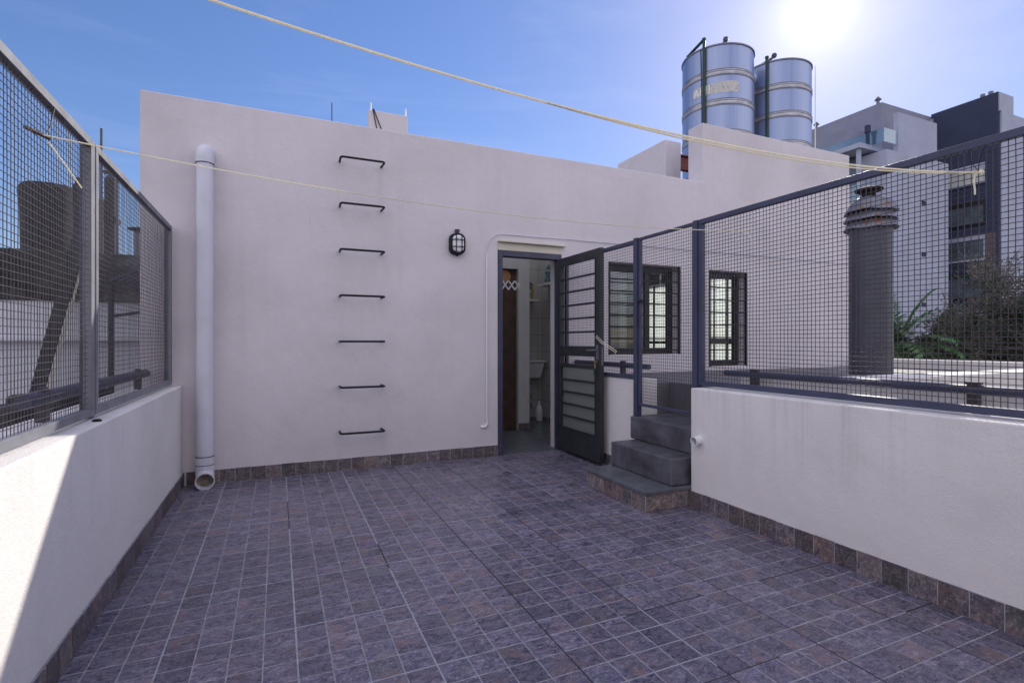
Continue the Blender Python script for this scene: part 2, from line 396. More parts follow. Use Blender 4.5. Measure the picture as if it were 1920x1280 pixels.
ad = nt.nodes.new('ShaderNodeMath'); nt.links.new(pw(2600., 4.), ad.inputs[0]); ad2 = nt.nodes.new('ShaderNodeMath'); nt.links.new(pw(420., 1.5), ad2.inputs[0]); nt.links.new(pw(80., .85), ad2.inputs[1]); nt.links.new(ad2.outputs[0], ad.inputs[1])
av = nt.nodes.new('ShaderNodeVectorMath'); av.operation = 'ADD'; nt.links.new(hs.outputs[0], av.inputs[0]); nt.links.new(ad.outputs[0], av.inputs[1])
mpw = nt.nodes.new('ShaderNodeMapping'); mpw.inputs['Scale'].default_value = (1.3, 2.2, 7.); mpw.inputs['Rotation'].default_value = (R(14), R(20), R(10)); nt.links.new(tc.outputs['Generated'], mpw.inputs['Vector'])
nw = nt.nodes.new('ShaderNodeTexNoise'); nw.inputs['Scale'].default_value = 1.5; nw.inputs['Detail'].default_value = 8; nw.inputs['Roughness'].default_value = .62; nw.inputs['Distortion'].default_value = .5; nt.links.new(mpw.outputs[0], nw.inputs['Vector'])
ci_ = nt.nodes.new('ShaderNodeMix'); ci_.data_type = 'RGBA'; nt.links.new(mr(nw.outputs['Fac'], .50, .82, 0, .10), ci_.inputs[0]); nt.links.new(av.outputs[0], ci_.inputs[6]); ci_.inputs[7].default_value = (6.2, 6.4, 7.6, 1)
nt.links.new(ci_.outputs[2], mxc.inputs[6]); mxc.inputs[7].default_value = (FILL_CLOUD*.96, FILL_CLOUD*.94, FILL_CLOUD*1.08, 1)
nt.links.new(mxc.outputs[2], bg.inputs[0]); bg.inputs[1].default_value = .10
vs = S.view_settings; vs.view_transform = 'Standard'; vs.look = 'None'; vs.exposure = 0.9; vs.gamma = 1

# ------------------------------------------------------------------ ground
g = MB(); g.add([(-1500,-1500,-6.5),(1500,-1500,-6.5),(1500,1500,-6.5),(-1500,1500,-6.5)], [(0,1,2,3)])
tag(g.build('ground', M['soil']), kind='structure')

# ------------------------------------------------------------------ terrace floor
PX, PY, JX, JY = .4525/4, .466/4, .0656, 2.27
fl = MB(); gr = MB()
X0, X1, Y0, Y1 = -.68, 2.80, -1.6, 4.868
gr.box(X0-.1, X1+.0, Y0, Y1, -.08, -.0010)
rnd = random.Random(3)
def clampcell(a, b, lo, hi): return max(a, lo), min(b, hi)
i0 = math.floor((X0-JX)/PX); i1 = math.ceil((X1-JX)/PX); j0 = math.floor((Y0-JY)/PY); j1 = math.ceil((Y1-JY)/PY)
modz = {}
for i in range(i0, i1):
    for j in range(j0, j1):
        mk = (i//4, j//4)
        if mk not in modz: modz[mk] = (rnd.uniform(-.0003, .0003), rnd.uniform(-.0013, .0013), rnd.uniform(-.0013, .0013), rnd.uniform(.25, .75))
        dz, tx, ty, mb_ = modz[mk]
        gl = .0019 if i % 4 else .0026
        gb = .0025 if j % 4 else .0032
        xa, xb = clampcell(JX+i*PX+gl, JX+(i+1)*PX-(.0019 if (i+1) % 4 else .0026), X0, X1)
        ya, yb = clampcell(JY+j*PY+gb, JY+(j+1)*PY-(.0025 if (j+1) % 4 else .0032), Y0, Y1)
        if xb-xa < .004 or yb-ya < .004: continue
        mx = JX+(i//4*4+2)*PX; my = JY+(j//4*4+2)*PY
        e = .0009
        def zz(x, y): return dz + (x-mx)*tx + (y-my)*ty
        v = [(xa, ya, -.002), (xb, ya, -.002), (xb, yb, -.002), (xa, yb, -.002)]
        v += [(x, y, zz(x, y)) for x, y in ((xa+e, ya+e), (xb-e, ya+e), (xb-e, yb-e), (xa+e, yb-e))]
        col = (rnd.random(), min(1, max(0, mb_*.55 + rnd.uniform(0, .45))), rnd.random())
        fl.add(v, [(4,5,6,7),(0,1,5,4),(1,2,6,5),(2,3,7,6),(3,0,4,7)], col)
floor = tag(fl.build('terrace_floor', M['slate']), kind='structure')
gro = gr.build('grout_bed', M['grout'], floor)
# long joints between the big tiles: some washed-out pale, some open and dark
jd = MB(); jp = MB()
for i in range(i0, i1):
    if i % 4: continue
    x = JX+i*PX
    if not X0+.02 < x < X1-.02: continue
    y = Y0
    k = i//4
    while y < Y1-.05:
        y2 = min(Y1, y+rnd.uniform(.25, .8)); r = rnd.random()
        pale = r < (.75 if k <= 1 else .15)
        w_ = rnd.uniform(.0026, .0040)
        (jp if pale else jd).box(x-w_, x+w_, y, y2, -.0016, -.0005 if pale else -.0007); y = y2
for j in range(j0, j1):
    if j % 4: continue
    y = JY+j*PY
    if not Y0+.02 < y < Y1-.02: continue
    x = X0
    while x < X1-.05:
        x2 = min(X1, x+rnd.uniform(.2, .6)); r = rnd.random(); w_ = rnd.uniform(.0024, .0036)
        pale = x < 1.
        if r > .35: (jp if pale else jd).box(x, x2, y-w_, y+w_, -.0016, -.0004 if pale else -.0006)
        x = x2
jp.build('pale_joint', M['joint_pale'], floor); jd.build('open_joint', M['joint_dark'], floor)

def skirting(parent, p0, p1, z0, h, depth, nrm, name='skirting', mat='skirt'):
    """row of upright tiles from p0 to p1 (plan points on the wall face), standing out by depth along nrm"""
    p0 = Vector((*p0, 0)); p1 = Vector((*p1, 0)); d = p1-p0; L = d.length; d.normalize(); nv = Vector((*nrm, 0))
    tl = MB(); gb = MB(); x = 0; k = 0
    Mx = Matrix((( d.x, nv.x, 0, p0.x), (d.y, nv.y, 0, p0.y), (0, 0, 1, z0), (0, 0, 0, 1)))
    if Mx.to_3x3().determinant() < 0: flip = True
    gb.box(0, L, .001, depth-.0012, 0, h-.002, M=Mx)
    while x < L-.003:
        x2 = min(L, x+.1155); zt = rnd.uniform(-.003, .002)
        tl.box(x+.0022, x2-.0022, depth-.004, depth+rnd.uniform(-.0008, .0008), .001, h+zt, (rnd.random(), rnd.random()*.8+.1, rnd.random()), M=Mx)
        x = x2
    a = tl.build(name, M[mat], parent, bevel=.0008, seg=1); gb.build('grout_backing', M['grout'], a); return a

# ------------------------------------------------------------------ the house with the facade
YF = 4.87
house = thing('terrace_house', (2, 5, 0), 'pale lilac rendered house wall with doorway, two barred windows and raised parapet, closing the terrace', 'house')
f = MB(); YB = YF+.25
DX0, DX1, DZ = 2.035, 2.765, 2.075
W1 = (3.375, 4.40, 1.0, 2.04); W2 = (4.86, 5.50, .84, 2.03)
wall_grid(f, -.975, 7.53, -.3, 3.83, YF, YB, [(DX0, DX1, -.3, DZ), W1, W2, (-.975, 4.75, 3.105, 3.83)])
f.build('facade_wall', M['facade'], house, bevel=.012)
b = MB(); SX0, SX1, SY0, SY1 = 1.2, 3.55, 5.25, 6.12; RX0, RX1, RY0, RY1 = 3.03, 3.68, 6.32, 7.10
b.box(-.975, SX0, YB, 10.5, 2.72, 2.9); b.box(RX1+.01, 7.53, YB, 10.5, 2.72, 2.9); b.box(SX0, RX1+.01, YB, SY0, 2.72, 2.9); b.box(SX0, RX1+.01, SY1, RY0, 2.72, 2.9); b.box(SX0, RX1+.01, RY1, 10.5, 2.72, 2.9)
b.box(SX1, RX1+.01, SY0, SY1, 2.72, 2.9); b.box(SX0, RX0, RY0, RY1, 2.72, 2.9); b.build('roof', M['roof'], house)
b = MB(); b.box(SX0-.05, SX1+.03, SY0-.05, SY1+.05, 2.9005, 2.94); b.build('added_skylight', M['clear'], house)  # glass over added roof openings, to light the rooms behind the doorway
b = MB(); b.box(RX0-.05, RX1+.04, RY0-.05, RY1+.05, 2.9005, 2.94); b.build('added_skylight', M['clear'], house)
b = MB(); b.box(-.975, -.75, YB, 10.5, -.3, 2.72)
wall_grid(b, -.75, 7.53, -.3, 2.72, 10.3, 10.5, [])
b.box(7.33, 7.53, YB, 6.1, -.3, 2.72); b.box(7.33, 7.53, 9.3, 10.3, -.3, 2.72); b.box(7.33, 7.53, 6.1, 9.3, 2.35, 2.72); b.box(7.33, 7.53, 6.1, 9.3, -.3, .6)
b.build('rear_wall', M['intwall'], house)
b = MB(); b.add([(7.45, 6.1, .6), (7.45, 9.3, .6), (7.45, 9.3, 2.35), (7.45, 6.1, 2.35)], [(0,1,2,3)]); b.build('blind', M['opal'], house)
b = MB(); b.box(7.38, 7.435, 7.55, 7.65, .6, 2.35); [b.box(7.40, 7.43, y_, y_+.03, .6, 2.35) for y_ in (6.4, 6.7, 7.0, 7.3, 8.1, 8.6, 9.0)]; b.box(7.385, 7.433, 6.1, 7.549, 1.1, 1.16); b.box(7.385, 7.433, 7.651, 9.3, 1.1, 1.16); b.build('rear_window_frame', M['winframe'], house)
b = MB(); b.box(-.975, 3.0, -1.6, 10.5, -6.5, -.31); b.box(3.0, 7.53, YF, 10.5, -6.5, -.31); b.build('lower_storeys', M['facade'], house)
b = MB(); b.box(-.75, 3.80, YF+.004, 10.3, -.30, -.006); b.box(3.801, 7.329, YB+.001, 10.299, -.30, .62); b.build('inside_floor', M['slab'], house)
# raised tank base: parapet return walls
b = MB(); b.box(4.67, 4.94, 5.456, 6.51, 2.905, 3.82); b.build('tank_base_wall', M['facade'], house, bevel=.012)
b = MB(); b.box(4.95, 7.5, 5.45, 6.9, 2.905, 3.15); b.build('tank_plinth', M['facade'], house)
# lintel ledge and hairline ridge
b = MB(); b.box(2.03, 2.80, YF-.045, YF-.0005, 2.155, 2.172); b.build('lintel_ledge', M['cream'], house, bevel=.004)
b = MB(); b.box(DX0-.003, DX1+.003, YF-.006, YF-.0005, DZ+.002, 2.150); b.build('lintel_band', M['cream'], house)
skirting(house, (-.665, YF), (2.03, YF), 0, .108, .012, (0, -1))
# door frame
b = MB(); b.box(DX0+.001, DX0+.048, YF-.010, YF+.09, .0, DZ-.001); b.box(DX0+.048, DX1-.001, YF-.010, YF+.09, DZ-.058, DZ-.001)
b.box(DX1-.035, DX1-.001, YF+.0, YF+.09, 0, DZ-.058)
b.build('door_frame', M['frame'], house, bevel=.004)
# door leaf, swung out square to the wall
dx0, dx1, dy0, dy1, dz0, dz1 = 2.700, 2.745, 4.035, 4.855, .03, 2.015
d = MB(); st = .085
d.box(dx0, dx1, dy0, dy0+st, dz0, dz1); d.box(dx0, dx1, dy1-st, dy1, dz0, dz1)
d.box(dx0, dx1, dy0+st, dy1-st, dz1-st, dz1); d.box(dx0, dx1, dy0+st, dy1-st, dz0, dz0+.235)
d.box(dx0, dx1, dy0+st, dy1-st, 1.005, 1.105); d.box(dx0+.006, dx1-.006, dy0+st, dy1-st, .885, .925)
door = d.build('door', M['door'], house, bevel=.005)
d = MB(); d.box(dx0-.006, dx0-.0005, dy0-.001, dy0+.012, dz0+.02, dz1-.02); d.box(dx0-.006, dx0-.0005, dy0+st-.012, dy0+st, dz0+.24, dz1-st)
d.box(dx0-.006, dx0-.0005, dy1-st, dy1-st+.012, dz0+.24, dz1-st); d.box(dx0-.006, dx0-.0005, dy0+st, dy1-st, dz0+.235, dz0+.247); d.box(dx0-.006, dx0-.0005, dy0+st, dy1-st, dz1-st-.012, dz1-st)
d.build('door_bead', M['door'], door)
for z in [1.105+.82*k/6 for k in range(1, 6)] + [.265+.62*k/5 for k in range(1, 5)]:
    q = MB(); q.box(dx0+.010, dx0+.028, dy0+st, dy1-st, z-.010, z+.010); q.build('bar', M['door'], door, bevel=.002)
q = MB(); q.box(dx0+.030, dx0+.034, dy0+st, dy1-st, .266, .884); q.build('pane', M['frosted'], door)
q = MB(); q.box(dx0-.006, dx0, dy0+.02, dy0+.062, .98, 1.12); q.tube([(dx0, dy0+.04, 1.07), (dx0-.045, dy0+.04, 1.07), (dx0-.05, dy0+.06, 1.07), (dx0-.05, dy0+.15, 1.065)], .008, 8); q.build('handle', M['galv'], door, smooth=True)
q = MB(); q.box(dx0+.016, dx0+.030, dy0-.002, dy0, .93, 1.10); q.build('lock_plate', M['galv'], door)
kr = thing('key_bunch', (dx0-.012, dy0+.045, .93), 'bunch of keys with green tag hanging in the open door lock', 'keys')
q = MB(); q.tube([(dx0, dy0+.045, .965), (dx0-.03, dy0+.045, .965)], .004, 6)
q.tube([(dx0-.026, dy0+.045+.016*math.cos(a), .948+.016*math.sin(a)) for a in [R(30*k) for k in range(13)]], .0018, 6, cap=False)
q.box(dx0-.029, dx0-.025, dy0+.038, dy0+.050, .88, .935); q.build('key', M['gold'], kr)
q = MB(); q.box(dx0-.034, dx0-.030, dy0+.030, dy0+.058, .835, .905); q.build('key_tag', M['green'], kr, bevel=.008)
# windows
def window(x0, x1, z0, z1, bars, mull, rail, parent):
    yb = YF+.135; t_ = .075
    fr = MB(); fr.box(x0, x0+t_, yb, yb+.05, z0, z1); fr.box(x1-t_, x1, yb, yb+.05, z0, z1); fr.box(x0+t_, x1-t_, yb, yb+.05, z1-t_, z1); fr.box(x0+t_, x1-t_, yb, yb+.05, z0, z0+t_)
    for m_ in mull: fr.box(m_-.035, m_+.035, yb+.004, yb+.046, z0+t_, z1-t_)
    if rail: fr.box(x0+t_, x1-t_, yb+.006, yb+.044, rail-.03, rail+.03)
    win = fr.build('window', M['winframe'], parent, bevel=.004)
    p = MB(); p.box(x0+t_, x1-t_, yb+.020, yb+.026, z0+t_, z1-t_); p.build('pane', M['glass'], win)
    for k in range(bars):
        z = z0+.05+(z1-z0-.1)*k/(bars-1)
        q = MB(); q.box(x0+.001, x1-.001, YF+.006, YF+.022, z-.008, z+.008); q.build('bar', M['black'], win)
    for (xa, xb) in ((x0+.001, x0+.018), (x1-.020, x1-.001)):
        q = MB(); q.box(xa, xb, YF-.004, YF+.028, z0+.001, z1-.001); q.build('bar_upright', M['black'], win)
    return win
window(*W1[:2], *W1[2:], 8, [4.02], 0, house)
window(*W2[:2], *W2[2:], 8, [], 1.16, house)
# bathroom inside the doorway
b = MB()
wall_grid(b, -.70, 3.015, -.005, 2.72, 6.15, 6.25, [(2.20, 2.855, -.005, 2.09)])
b.box(2.925, 3.015, 6.25, 7.25, -.005, 2.72)
b.build('partition_wall', M['intwall'], house)
b = MB(); b.box(2.205, 2.85, 6.205, 6.24, 0, 2.085); b.build('inside_door', M['dark_wood'], house)
b = MB(); b.box(3.0155, 4.4, 7.15, 7.25, -.005, 2.72); b.box(3.70, 3.80, YB, 7.149, -.005, 2.719); b.build('bathroom_wall', M['tile_in'], house)
b = MB(); skirting(house, (2.856, 6.15), (3.015, 6.15), 0, .09, .012, (0, -1))
# bathroom contents
ci = thing('toilet_cistern', (3.45, 7.0, .60), 'white ceramic toilet cistern on the bathroom wall seen through the doorway', 'toilet')
q = MB(); v = []
for z, xa, xb, ya in ((.60, 3.30, 3.62, 6.99), (.835, 3.26, 3.67, 6.95)): v += [(xa, ya, z), (xb, ya, z), (xb, 7.148, z), (xa, 7.148, z)]
q.add(v, [(0,3,2,1),(4,5,6,7),(0,1,5,4),(1,2,6,5),(2,3,7,6),(3,0,4,7)]); q.build('tank', M['ceramic'], ci, bevel=.02)
q = MB(); q.box(3.24, 3.69, 6.93, 7.148, .837, .868); q.build('lid', M['ceramic'], ci, bevel=.01)
bo = thing('plastic_bottle', (3.47, 6.76, 0), 'white plastic bottle standing on the bathroom floor', 'bottle')
q = MB(); q.lathe([(.045, 0), (.05, .02), (.05, .17), (.035, .21), (.016, .23), (.016, .25)], 3.47, 6.76, 16); q.build('body', M['plastic'], bo, smooth=True)
q = MB(); q.lathe([(.019, .25), (.019, .28)], 3.47, 6.76, 12); q.build('cap', M['plastic'], bo)
for (z, lb) in ((.33, 'upper round chrome stop tap on the bathroom wall'), (.18, 'lower round chrome stop tap on the bathroom wall')):
    q = MB(); q.tube([(3.48, 7.149, z), (3.48, 7.10, z)], .02, 12); q.tube([(3.48, 7.10, z), (3.48, 7.085, z)], .045, 14)
    tag(q.build('stop_tap', M['chrome'], smooth=True), lb, 'tap', 'stop taps under the cistern')
for (xa, xb, z, ya, lb) in ((3.017, 3.56, 1.745, 6.93, 'lower white wall shelf holding a tilted picture'), (3.50, 3.698, 1.955, 6.50, 'upper white wall shelf with a dark statuette')):
    q = MB(); q.box(xa, xb, ya, 7.148 if ya > 6.6 else 6.90, z, z+.035); tag(q.build('wall_shelf', M['white'], bevel=.003), lb, 'shelf', 'bathroom shelves')
pc = thing('picture_frame', (3.35, 7.0, 1.78), 'tilted framed print leaning on the lower bathroom shelf', 'picture')
Mp = Matrix.Translation((3.30, 7.06, 1.85)) @ Matrix.Rotation(R(38), 4, 'Y')
q = MB(); q.box(-.09, .09, -.008, .008, -.002, .26, M=Mp); q.build('print', M['picture'], pc)
q = MB(); q.box(.09, .108, -.012, .012, -.002, .26, M=Mp); q.box(-.108, -.09, -.012, .012, -.002, .26, M=Mp); q.build('frame', M['white'], pc)
q = MB(); q.box(3.475, 3.500, 7.0, 7.03, 1.782, 2.0); tag(q.build('gilt_frame', M['gold']), 'narrow gilt picture frame standing upright on the lower bathroom shelf', 'frame')
fg = MB(); fg.lathe([(.07, 0), (.075, .04), (.055, .10), (.07, .16), (.04, .20), (.045, .24), (.02, .28)], 3.60, 6.68, 14, cz=1.991)
tag(fg.build('statuette', M['figure'], smooth=True), 'blue-green statuette on the upper bathroom shelf', 'statuette')
sb = thing('scissor_bracket', (2.1, 5.3, 1.8), 'white folding scissor bracket just inside the doorway', 'bracket')
xs_, zc = 2.248, 1.775
for k in range(3):
    q = MB()
    for s_ in (1, -1):
        a = Vector((xs_+.012+k*.078, 5.30+.004*s_, zc-.05*s_)); bb = Vector((xs_+.012+(k+1)*.078, 5.30+.004*s_, zc+.05*s_)); dd = (bb-a).normalized(); nn = Vector((-dd.z, 0, dd.x))*.009
        if k == 2: bb = a+(bb-a)*.8
        v = [a-nn, bb-nn, bb+nn, a+nn]; v = [p+Vector((0, -.002, 0)) for p in v]+[p+Vector((0, .002, 0)) for p in v]
        q.add(v, [(0,1,2,3),(7,6,5,4),(0,4,5,1),(1,5,6,2),(2,6,7,3),(3,7,4,0)])
    q.build('link', M['plastic'], sb)
q = MB(); q.tube([(2.086, 5.315, zc), (2.24, 5.315, zc)], .006, 6); q.build('arm', M['plastic'], sb)
q = MB(); q.lathe([(.10, -.01), (.10, .01)], 0, 0, 24, M=Matrix.Translation((2.66, 6.19, 1.99)) @ Matrix.Rotation(R(90), 4, 'X') @ Matrix.Scale(.8, 4, (0, 1, 0)))
tag(q.build('wooden_board', M['orange_wood']), 'rounded orange wooden board hung by the dark inner door', 'board')

# ------------------------------------------------------------------ low walls
def lowwall(label, x0, x1, y0, y1, ztop, skirts, name='terrace_wall'):
    t = thing(name, ((x0+x1)/2, (y0+y1)/2, 0), label, 'wall', 'low rendered walls round the terrace')
    b = MB(); n = 12
    b.box(x0, x1, y0, y1, -.3, ztop); b.build('wall', M['lowwall'], t, bevel=.008, seg=3)
    for s_ in skirts: skirting(t, *s_)
    return t
lowwall('low rendered wall along the left side, half in sunlight, below the wire fence', -1.02, -.69, -1.6, YF-.002, .80, [((-.69, -1.55), (-.69, YF-.013), 0, .108, .012, (1, 0))])
lowwall('long low rendered wall on the right side with a tiled skirting, beside the steps', 2.64, 3.02, -1.6, 2.82, .825, [((2.64, 2.818), (2.64, -1.55), 0, .112, .012, (-1, 0))])
lowwall('short low rendered wall between the open door and the steps', 2.80, 3.02, 3.625, YF-.002, .825, [((2.80, 4.80), (2.80, 3.625), 0, .108, .012, (-1, 0))])
q = MB(); q.box(3.02, 3.15, -1.6, 2.74, -.3, .915); tag(q.build('roof_upstand', M['lowwall'], bevel=.01), 'pale raised kerb just outside the right-hand wire fence', 'kerb')
# drain hole cap on the left coping
q = MB(); q.lathe([(.018, 0), (.018, .006), (.010, .010)], -.722, 2.83, 14, cz=.8005); tag(q.build('fixing_cap', M['cowlunder']), 'small dark round cap on top of the left wall by the fence post', 'cap')
# weep pipe of the right wall
sp = thing('drain_spout', (2.64, 2.72, .47), 'short white plastic drain spout sticking out of the right wall by the steps', 'pipe')
def pipe_end(mb, p0, p1, r, th, n=24):
    d = (Vector(p1)-Vector(p0)).normalized(); L = (Vector(p1)-Vector(p0)).length
    Mx = Matrix.Translation(p0) @ d.to_track_quat('Z', 'Y').to_matrix().to_4x4()
    mb.lathe([(r, 0), (r, L), (r-th, L), (r-th, 0)], 0, 0, n, M=Mx, cap=False)
q = MB(); pipe_end(q, (2.645, 2.735, .475), (2.585, 2.735, .470), .031, .004); q.build('tube', M['plastic'], sp, smooth=True)
q = MB(); q.lathe([(.026, 0), (.026, .01)], 0, 0, 20, M=Matrix.Translation((2.63, 2.735, .474)) @ Matrix.Rotation(R(90), 4, 'Y')); q.build('inside', M['pvcin'], sp)

# ------------------------------------------------------------------ steps
stp = thing('garden_steps', (2.5, 3.2, 0), 'three dark grey masonry steps leading up through the wire gate', 'steps')
b = MB(); b.box(2.272, 2.80, 2.842, 3.57, -.002, .112); b.build('bottom_step', M['grout'], stp)
skirting(stp, (2.272, 3.57), (2.272, 2.842), .001, .112, .010, (-1, 0), 'riser_tiles', 'riser'); skirting(stp, (2.262, 2.842), (2.626, 2.842), .001, .112, .010, (0, -1), 'riser_tiles', 'riser')
b = MB(); b.box(2.248, 2.80, 2.822, 3.585, .1135, .140); b.build('slate_tread', M['slab'], stp, bevel=.005)
b = MB(); b.box(2.495, 2.80, 2.85, 3.575, .1405, .332); b.build('middle_step', M['stepblock'], stp, bevel=.012, seg=3)
b = MB(); b.box(2.725, 3.15, 2.822, 3.622, .3325, .522); b.build('top_step', M['stepblock'], stp, bevel=.012, seg=3)

# ------------------------------------------------------------------ wire fences
def wire_panel(parent, X, y0, y1, z0, z1, pitch=.025, r=.0015, seed=1):
    rr = random.Random(seed); mb = MB()
    ny = max(1, round((y1-y0)/pitch)); nz = max(1, round((z1-z0)/pitch))
    for k in range(1, ny):
        y = y0+(y1-y0)*k/ny; s0, s1 = rr.uniform(-.002, .002), rr.uniform(-.002, .002)
        pts = []
        m = 10
        for q_ in range(m+1):
            t_ = q_/m; z = z0+(z1-z0)*t_
            pts.append((X+rr.uniform(-.0007, .0007), y+s0*(1-t_)+s1*t_+rr.uniform(-.0011, .0011), z))
        mb.tube(pts, r, 5, cap=False)
    L = y1-y0; m = max(4, int(L/.15))
    for k in range(1, nz):
        z = z0+(z1-z0)*k/nz
        mb.tube([(X+.0028+rr.uniform(-.0006, .0006), y0+L*q_/m, z+rr.uniform(-.0012, .0012)) for q_ in range(m+1)], r, 5, cap=False)
    return mb.build('wire_mesh', M['wire'], parent, smooth=True)
def fence_bay(parent, X, y0, y1, z0, z1, w_=.034, d_=.034, seed=1, mat='fence', wr=.0015):
    t = MB(); t.box(X-d_/2, X+d_/2, y0, y1, z1-w_, z1); t.build('top_rail', M[mat], parent, bevel=.002)
    t = MB(); t.box(X-d_/2, X+d_/2, y0, y1, z0, z0+w_); t.build('bottom_rail', M[mat], parent, bevel=.002)
    for (a, b_) in ((y0, y0+w_), (y1-w_, y1)):
        t = MB(); t.box(X-d_/2, X+d_/2, a, b_, z0+w_, z1-w_); t.build('stile', M[mat], parent, bevel=.002)
    wire_panel(parent, X, y0+w_, y1-w_, z0+w_, z1-w_, seed=seed, r=wr)
XL = -.775
fL = thing('wire_fence', (XL, 2, .8), 'grey framed wire mesh fence on the left wall, partly sunlit', 'fence', 'wire fences along the terrace')
fence_bay(fL, XL, -1.5, 2.93, .815, 2.055, seed=2, mat='fence_sunlit'); fence_bay(fL, XL, 2.965, 4.845, .815, 2.055, seed=3, mat='fence_sunlit')
t = MB(); t.box(XL-.008, XL+.012, 2.931, 2.964, .803, 2.055); t.build('joint_strip', M['fence_sunlit'], fL)
t = MB(); t.box(XL-.036, XL-.0185, 2.931, 2.964, .801, 2.05); t.build('post', M['fence'], fL, bevel=.003)
t = MB(); t.box(XL-.030, XL-.0185, 4.81, 4.844, .801, 2.05); t.build('post', M['fence'], fL, bevel=.003)
XR = 2.765
fR = thing('wire_fence', (XR, 1, .82), 'dark framed wire mesh fence standing on the long right-hand wall', 'fence', 'wire fences along the terrace')
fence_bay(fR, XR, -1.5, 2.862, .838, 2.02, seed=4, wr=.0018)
t = MB(); t.box(XR-.028, XR+.030, 2.864, 2.905, .524, 2.02); t.build('post', M['fence'], fR, bevel=.003)
fS = thing('wire_fence', (XR, 4.2, .82), 'short dark wire mesh fence between the open door and the gate', 'fence', 'wire fences along the terrace')
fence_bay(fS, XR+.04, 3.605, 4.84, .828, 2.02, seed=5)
t = MB(); t.box(XR-.022, XR+.030, 3.556, 3.603, .524, 2.02); t.build('post', M['fence'], fS, bevel=.003)
gt = thing('wire_gate', (XR, 3.2, .6), 'narrow wire mesh gate at the top of the steps', 'gate')
fence_bay(gt, XR+.004, 2.909, 3.552, .612, 2.016, w_=.022, d_=.028, seed=6)
t = MB(); t.box(XR-.02, XR-.011, 3.49, 3.60, 1.47, 1.495); t.tube([(XR-.022, 3.54, 1.47), (XR-.025, 3.535, 1.42), (XR-.022, 3.548, 1.36), (XR-.024, 3.538, 1.30), (XR-.022, 3.552, 1.27)], .003, 6); t.build('latch', M['black'], gt)

# handrail pipes outside the fences
def rail(label, X, z, y0, y1, posts, r=.032, zb=.8):
    t = thing('guard_rail', (X, (y0+y1)/2, zb), label, 'railing', 'dark guard rails outside the fences')
    b = MB(); b.tube([(X, y0, z), (X, y1, z)], r, 14); b.build('tube', M['fence'], t, smooth=True)
    for y in posts:
        b = MB(); b.box(X-.02, X+.02, y-.02, y+.02, zb, z-.02); b.box(X-.02, X+.02, y-.02, y+.02, z-.02, z+r+.004); b.box(X-.012, X+.012, y-.03, y+.03, z+r+.004, z+r+.016); b.build('post', M['wire'], t)
    return t
rail('long dark guard rail just beyond the right-hand wire fence', 2.95, .925, -1.5, 2.80, [1.33, 2.55], .022, .826)
rail('short dark guard rail beyond the fence next to the open door', 2.93, .930, 3.63, 4.84, [4.0], .024, .826)
rail('dark guard rail outside the left wire fence near the house wall', -.93, .905, 2.70, 4.84, [2.9, 4.6], .030, .801)

# ------------------------------------------------------------------ fittings on the facade
dp = thing('downpipe', (-.52, 4.78, 0), 'grey plastic downpipe standing against the house wall near the left corner', 'pipe')
px_, py_ = -.525, 4.765
def bend(c, r0, a0, a1, n=8):
    return [(c[0], c[1]+r0*math.cos(a), c[2]+r0*math.sin(a)) for a in [a0+(a1-a0)*k/n for k in range(n+1)]]
q = MB(); q.tube([(px_, py_, .17), (px_, py_, 2.60)], .060, 28, cap=False); q.build('pipe', M['pvc'], dp, smooth=True)
q = MB(); q.tube([(px_, py_, 2.555), (px_, py_, 2.60)] + bend((px_, py_+.06, 2.60), .06, math.pi, math.pi/2) + [(px_, YF+.01, 2.66)], .0655, 28, cap=False)
q.build('elbow', M['pvc'], dp, smooth=True)
q = MB(); q.tube([(px_, py_, .24), (px_, py_, .14), (px_, py_-.006, .11), (px_+.004, py_-.03, .085), (px_+.008, py_-.07, .068)], .0655, 28, cap=False)
q.tube([(px_+.008, py_-.07, .068), (px_+.010, py_-.09, .0655)], .0655, 28, cap=False)
Mx = Matrix.Translation((px_+.010, py_-.09, .0655)) @ Vector((.08, -1, -.12)).to_track_quat('Z', 'Y').to_matrix().to_4x4()
q.lathe([(.0655, 0), (.068, .002), (.068, .012), (.060, .012), (.059, -.05)], 0, 0, 28, M=Mx, cap=False)
ob = q.build('outlet', M['pvc'], dp, smooth=True)
q = MB(); q.lathe([(.0585, -.045), (.0585, -.043)], 0, 0, 24, M=Mx); q.build('leaf_litter', M['pvcin'], dp)
for (za, zb_) in ((.240, .246), (.175, .180), (2.553, 2.558)):
    q = MB(); q.tube([(px_, py_, za), (px_, py_, zb_)], .0665, 28); q.build('coupling_ring', M['flue'], dp, smooth=True)

names = ['topmost', 'second', 'third', 'fourth', 'fifth', 'sixth', 'lowest']
rung = None
for k, z in enumerate((2.75, 2.35, 1.95, 1.55, 1.15, .75, .35)):
    lab = ['topmost black steel rung of the climbing ladder on the house wall', 'second black steel wall rung from the top of the climbing ladder', 'third black steel wall rung from the top of the climbing ladder', 'middle black steel wall rung of the seven, level with the wall lamp\'s lower side', 'third black steel wall rung from the bottom, at eye level', 'second black steel wall rung from the bottom of the climbing ladder', 'lowest black steel wall rung, nearest the tiled skirting'][k]
    if k == 3: lab = 'middle black steel wall rung, fourth of the seven in the climbing ladder'
    if rung is None:
        rung = thing('wall_rung', (.6875, YF, z), lab, 'rung', 'black climbing rungs up the house wall')
        pts = [(.505, YF+.01, z), (.500, YF-.10, z), (.502, YF-.135, z), (.512, YF-.148, z), (.53, YF-.15, z), (.845, YF-.15, z), (.862, YF-.148, z), (.872, YF-.135, z), (.874, YF-.10, z), (.869, YF+.01, z)]
        q = MB(); q.tube(pts, .0095, 12); q.build('bar', M['black'], rung, smooth=True)
    else: dup(rung, (.6875, YF, z), lab)

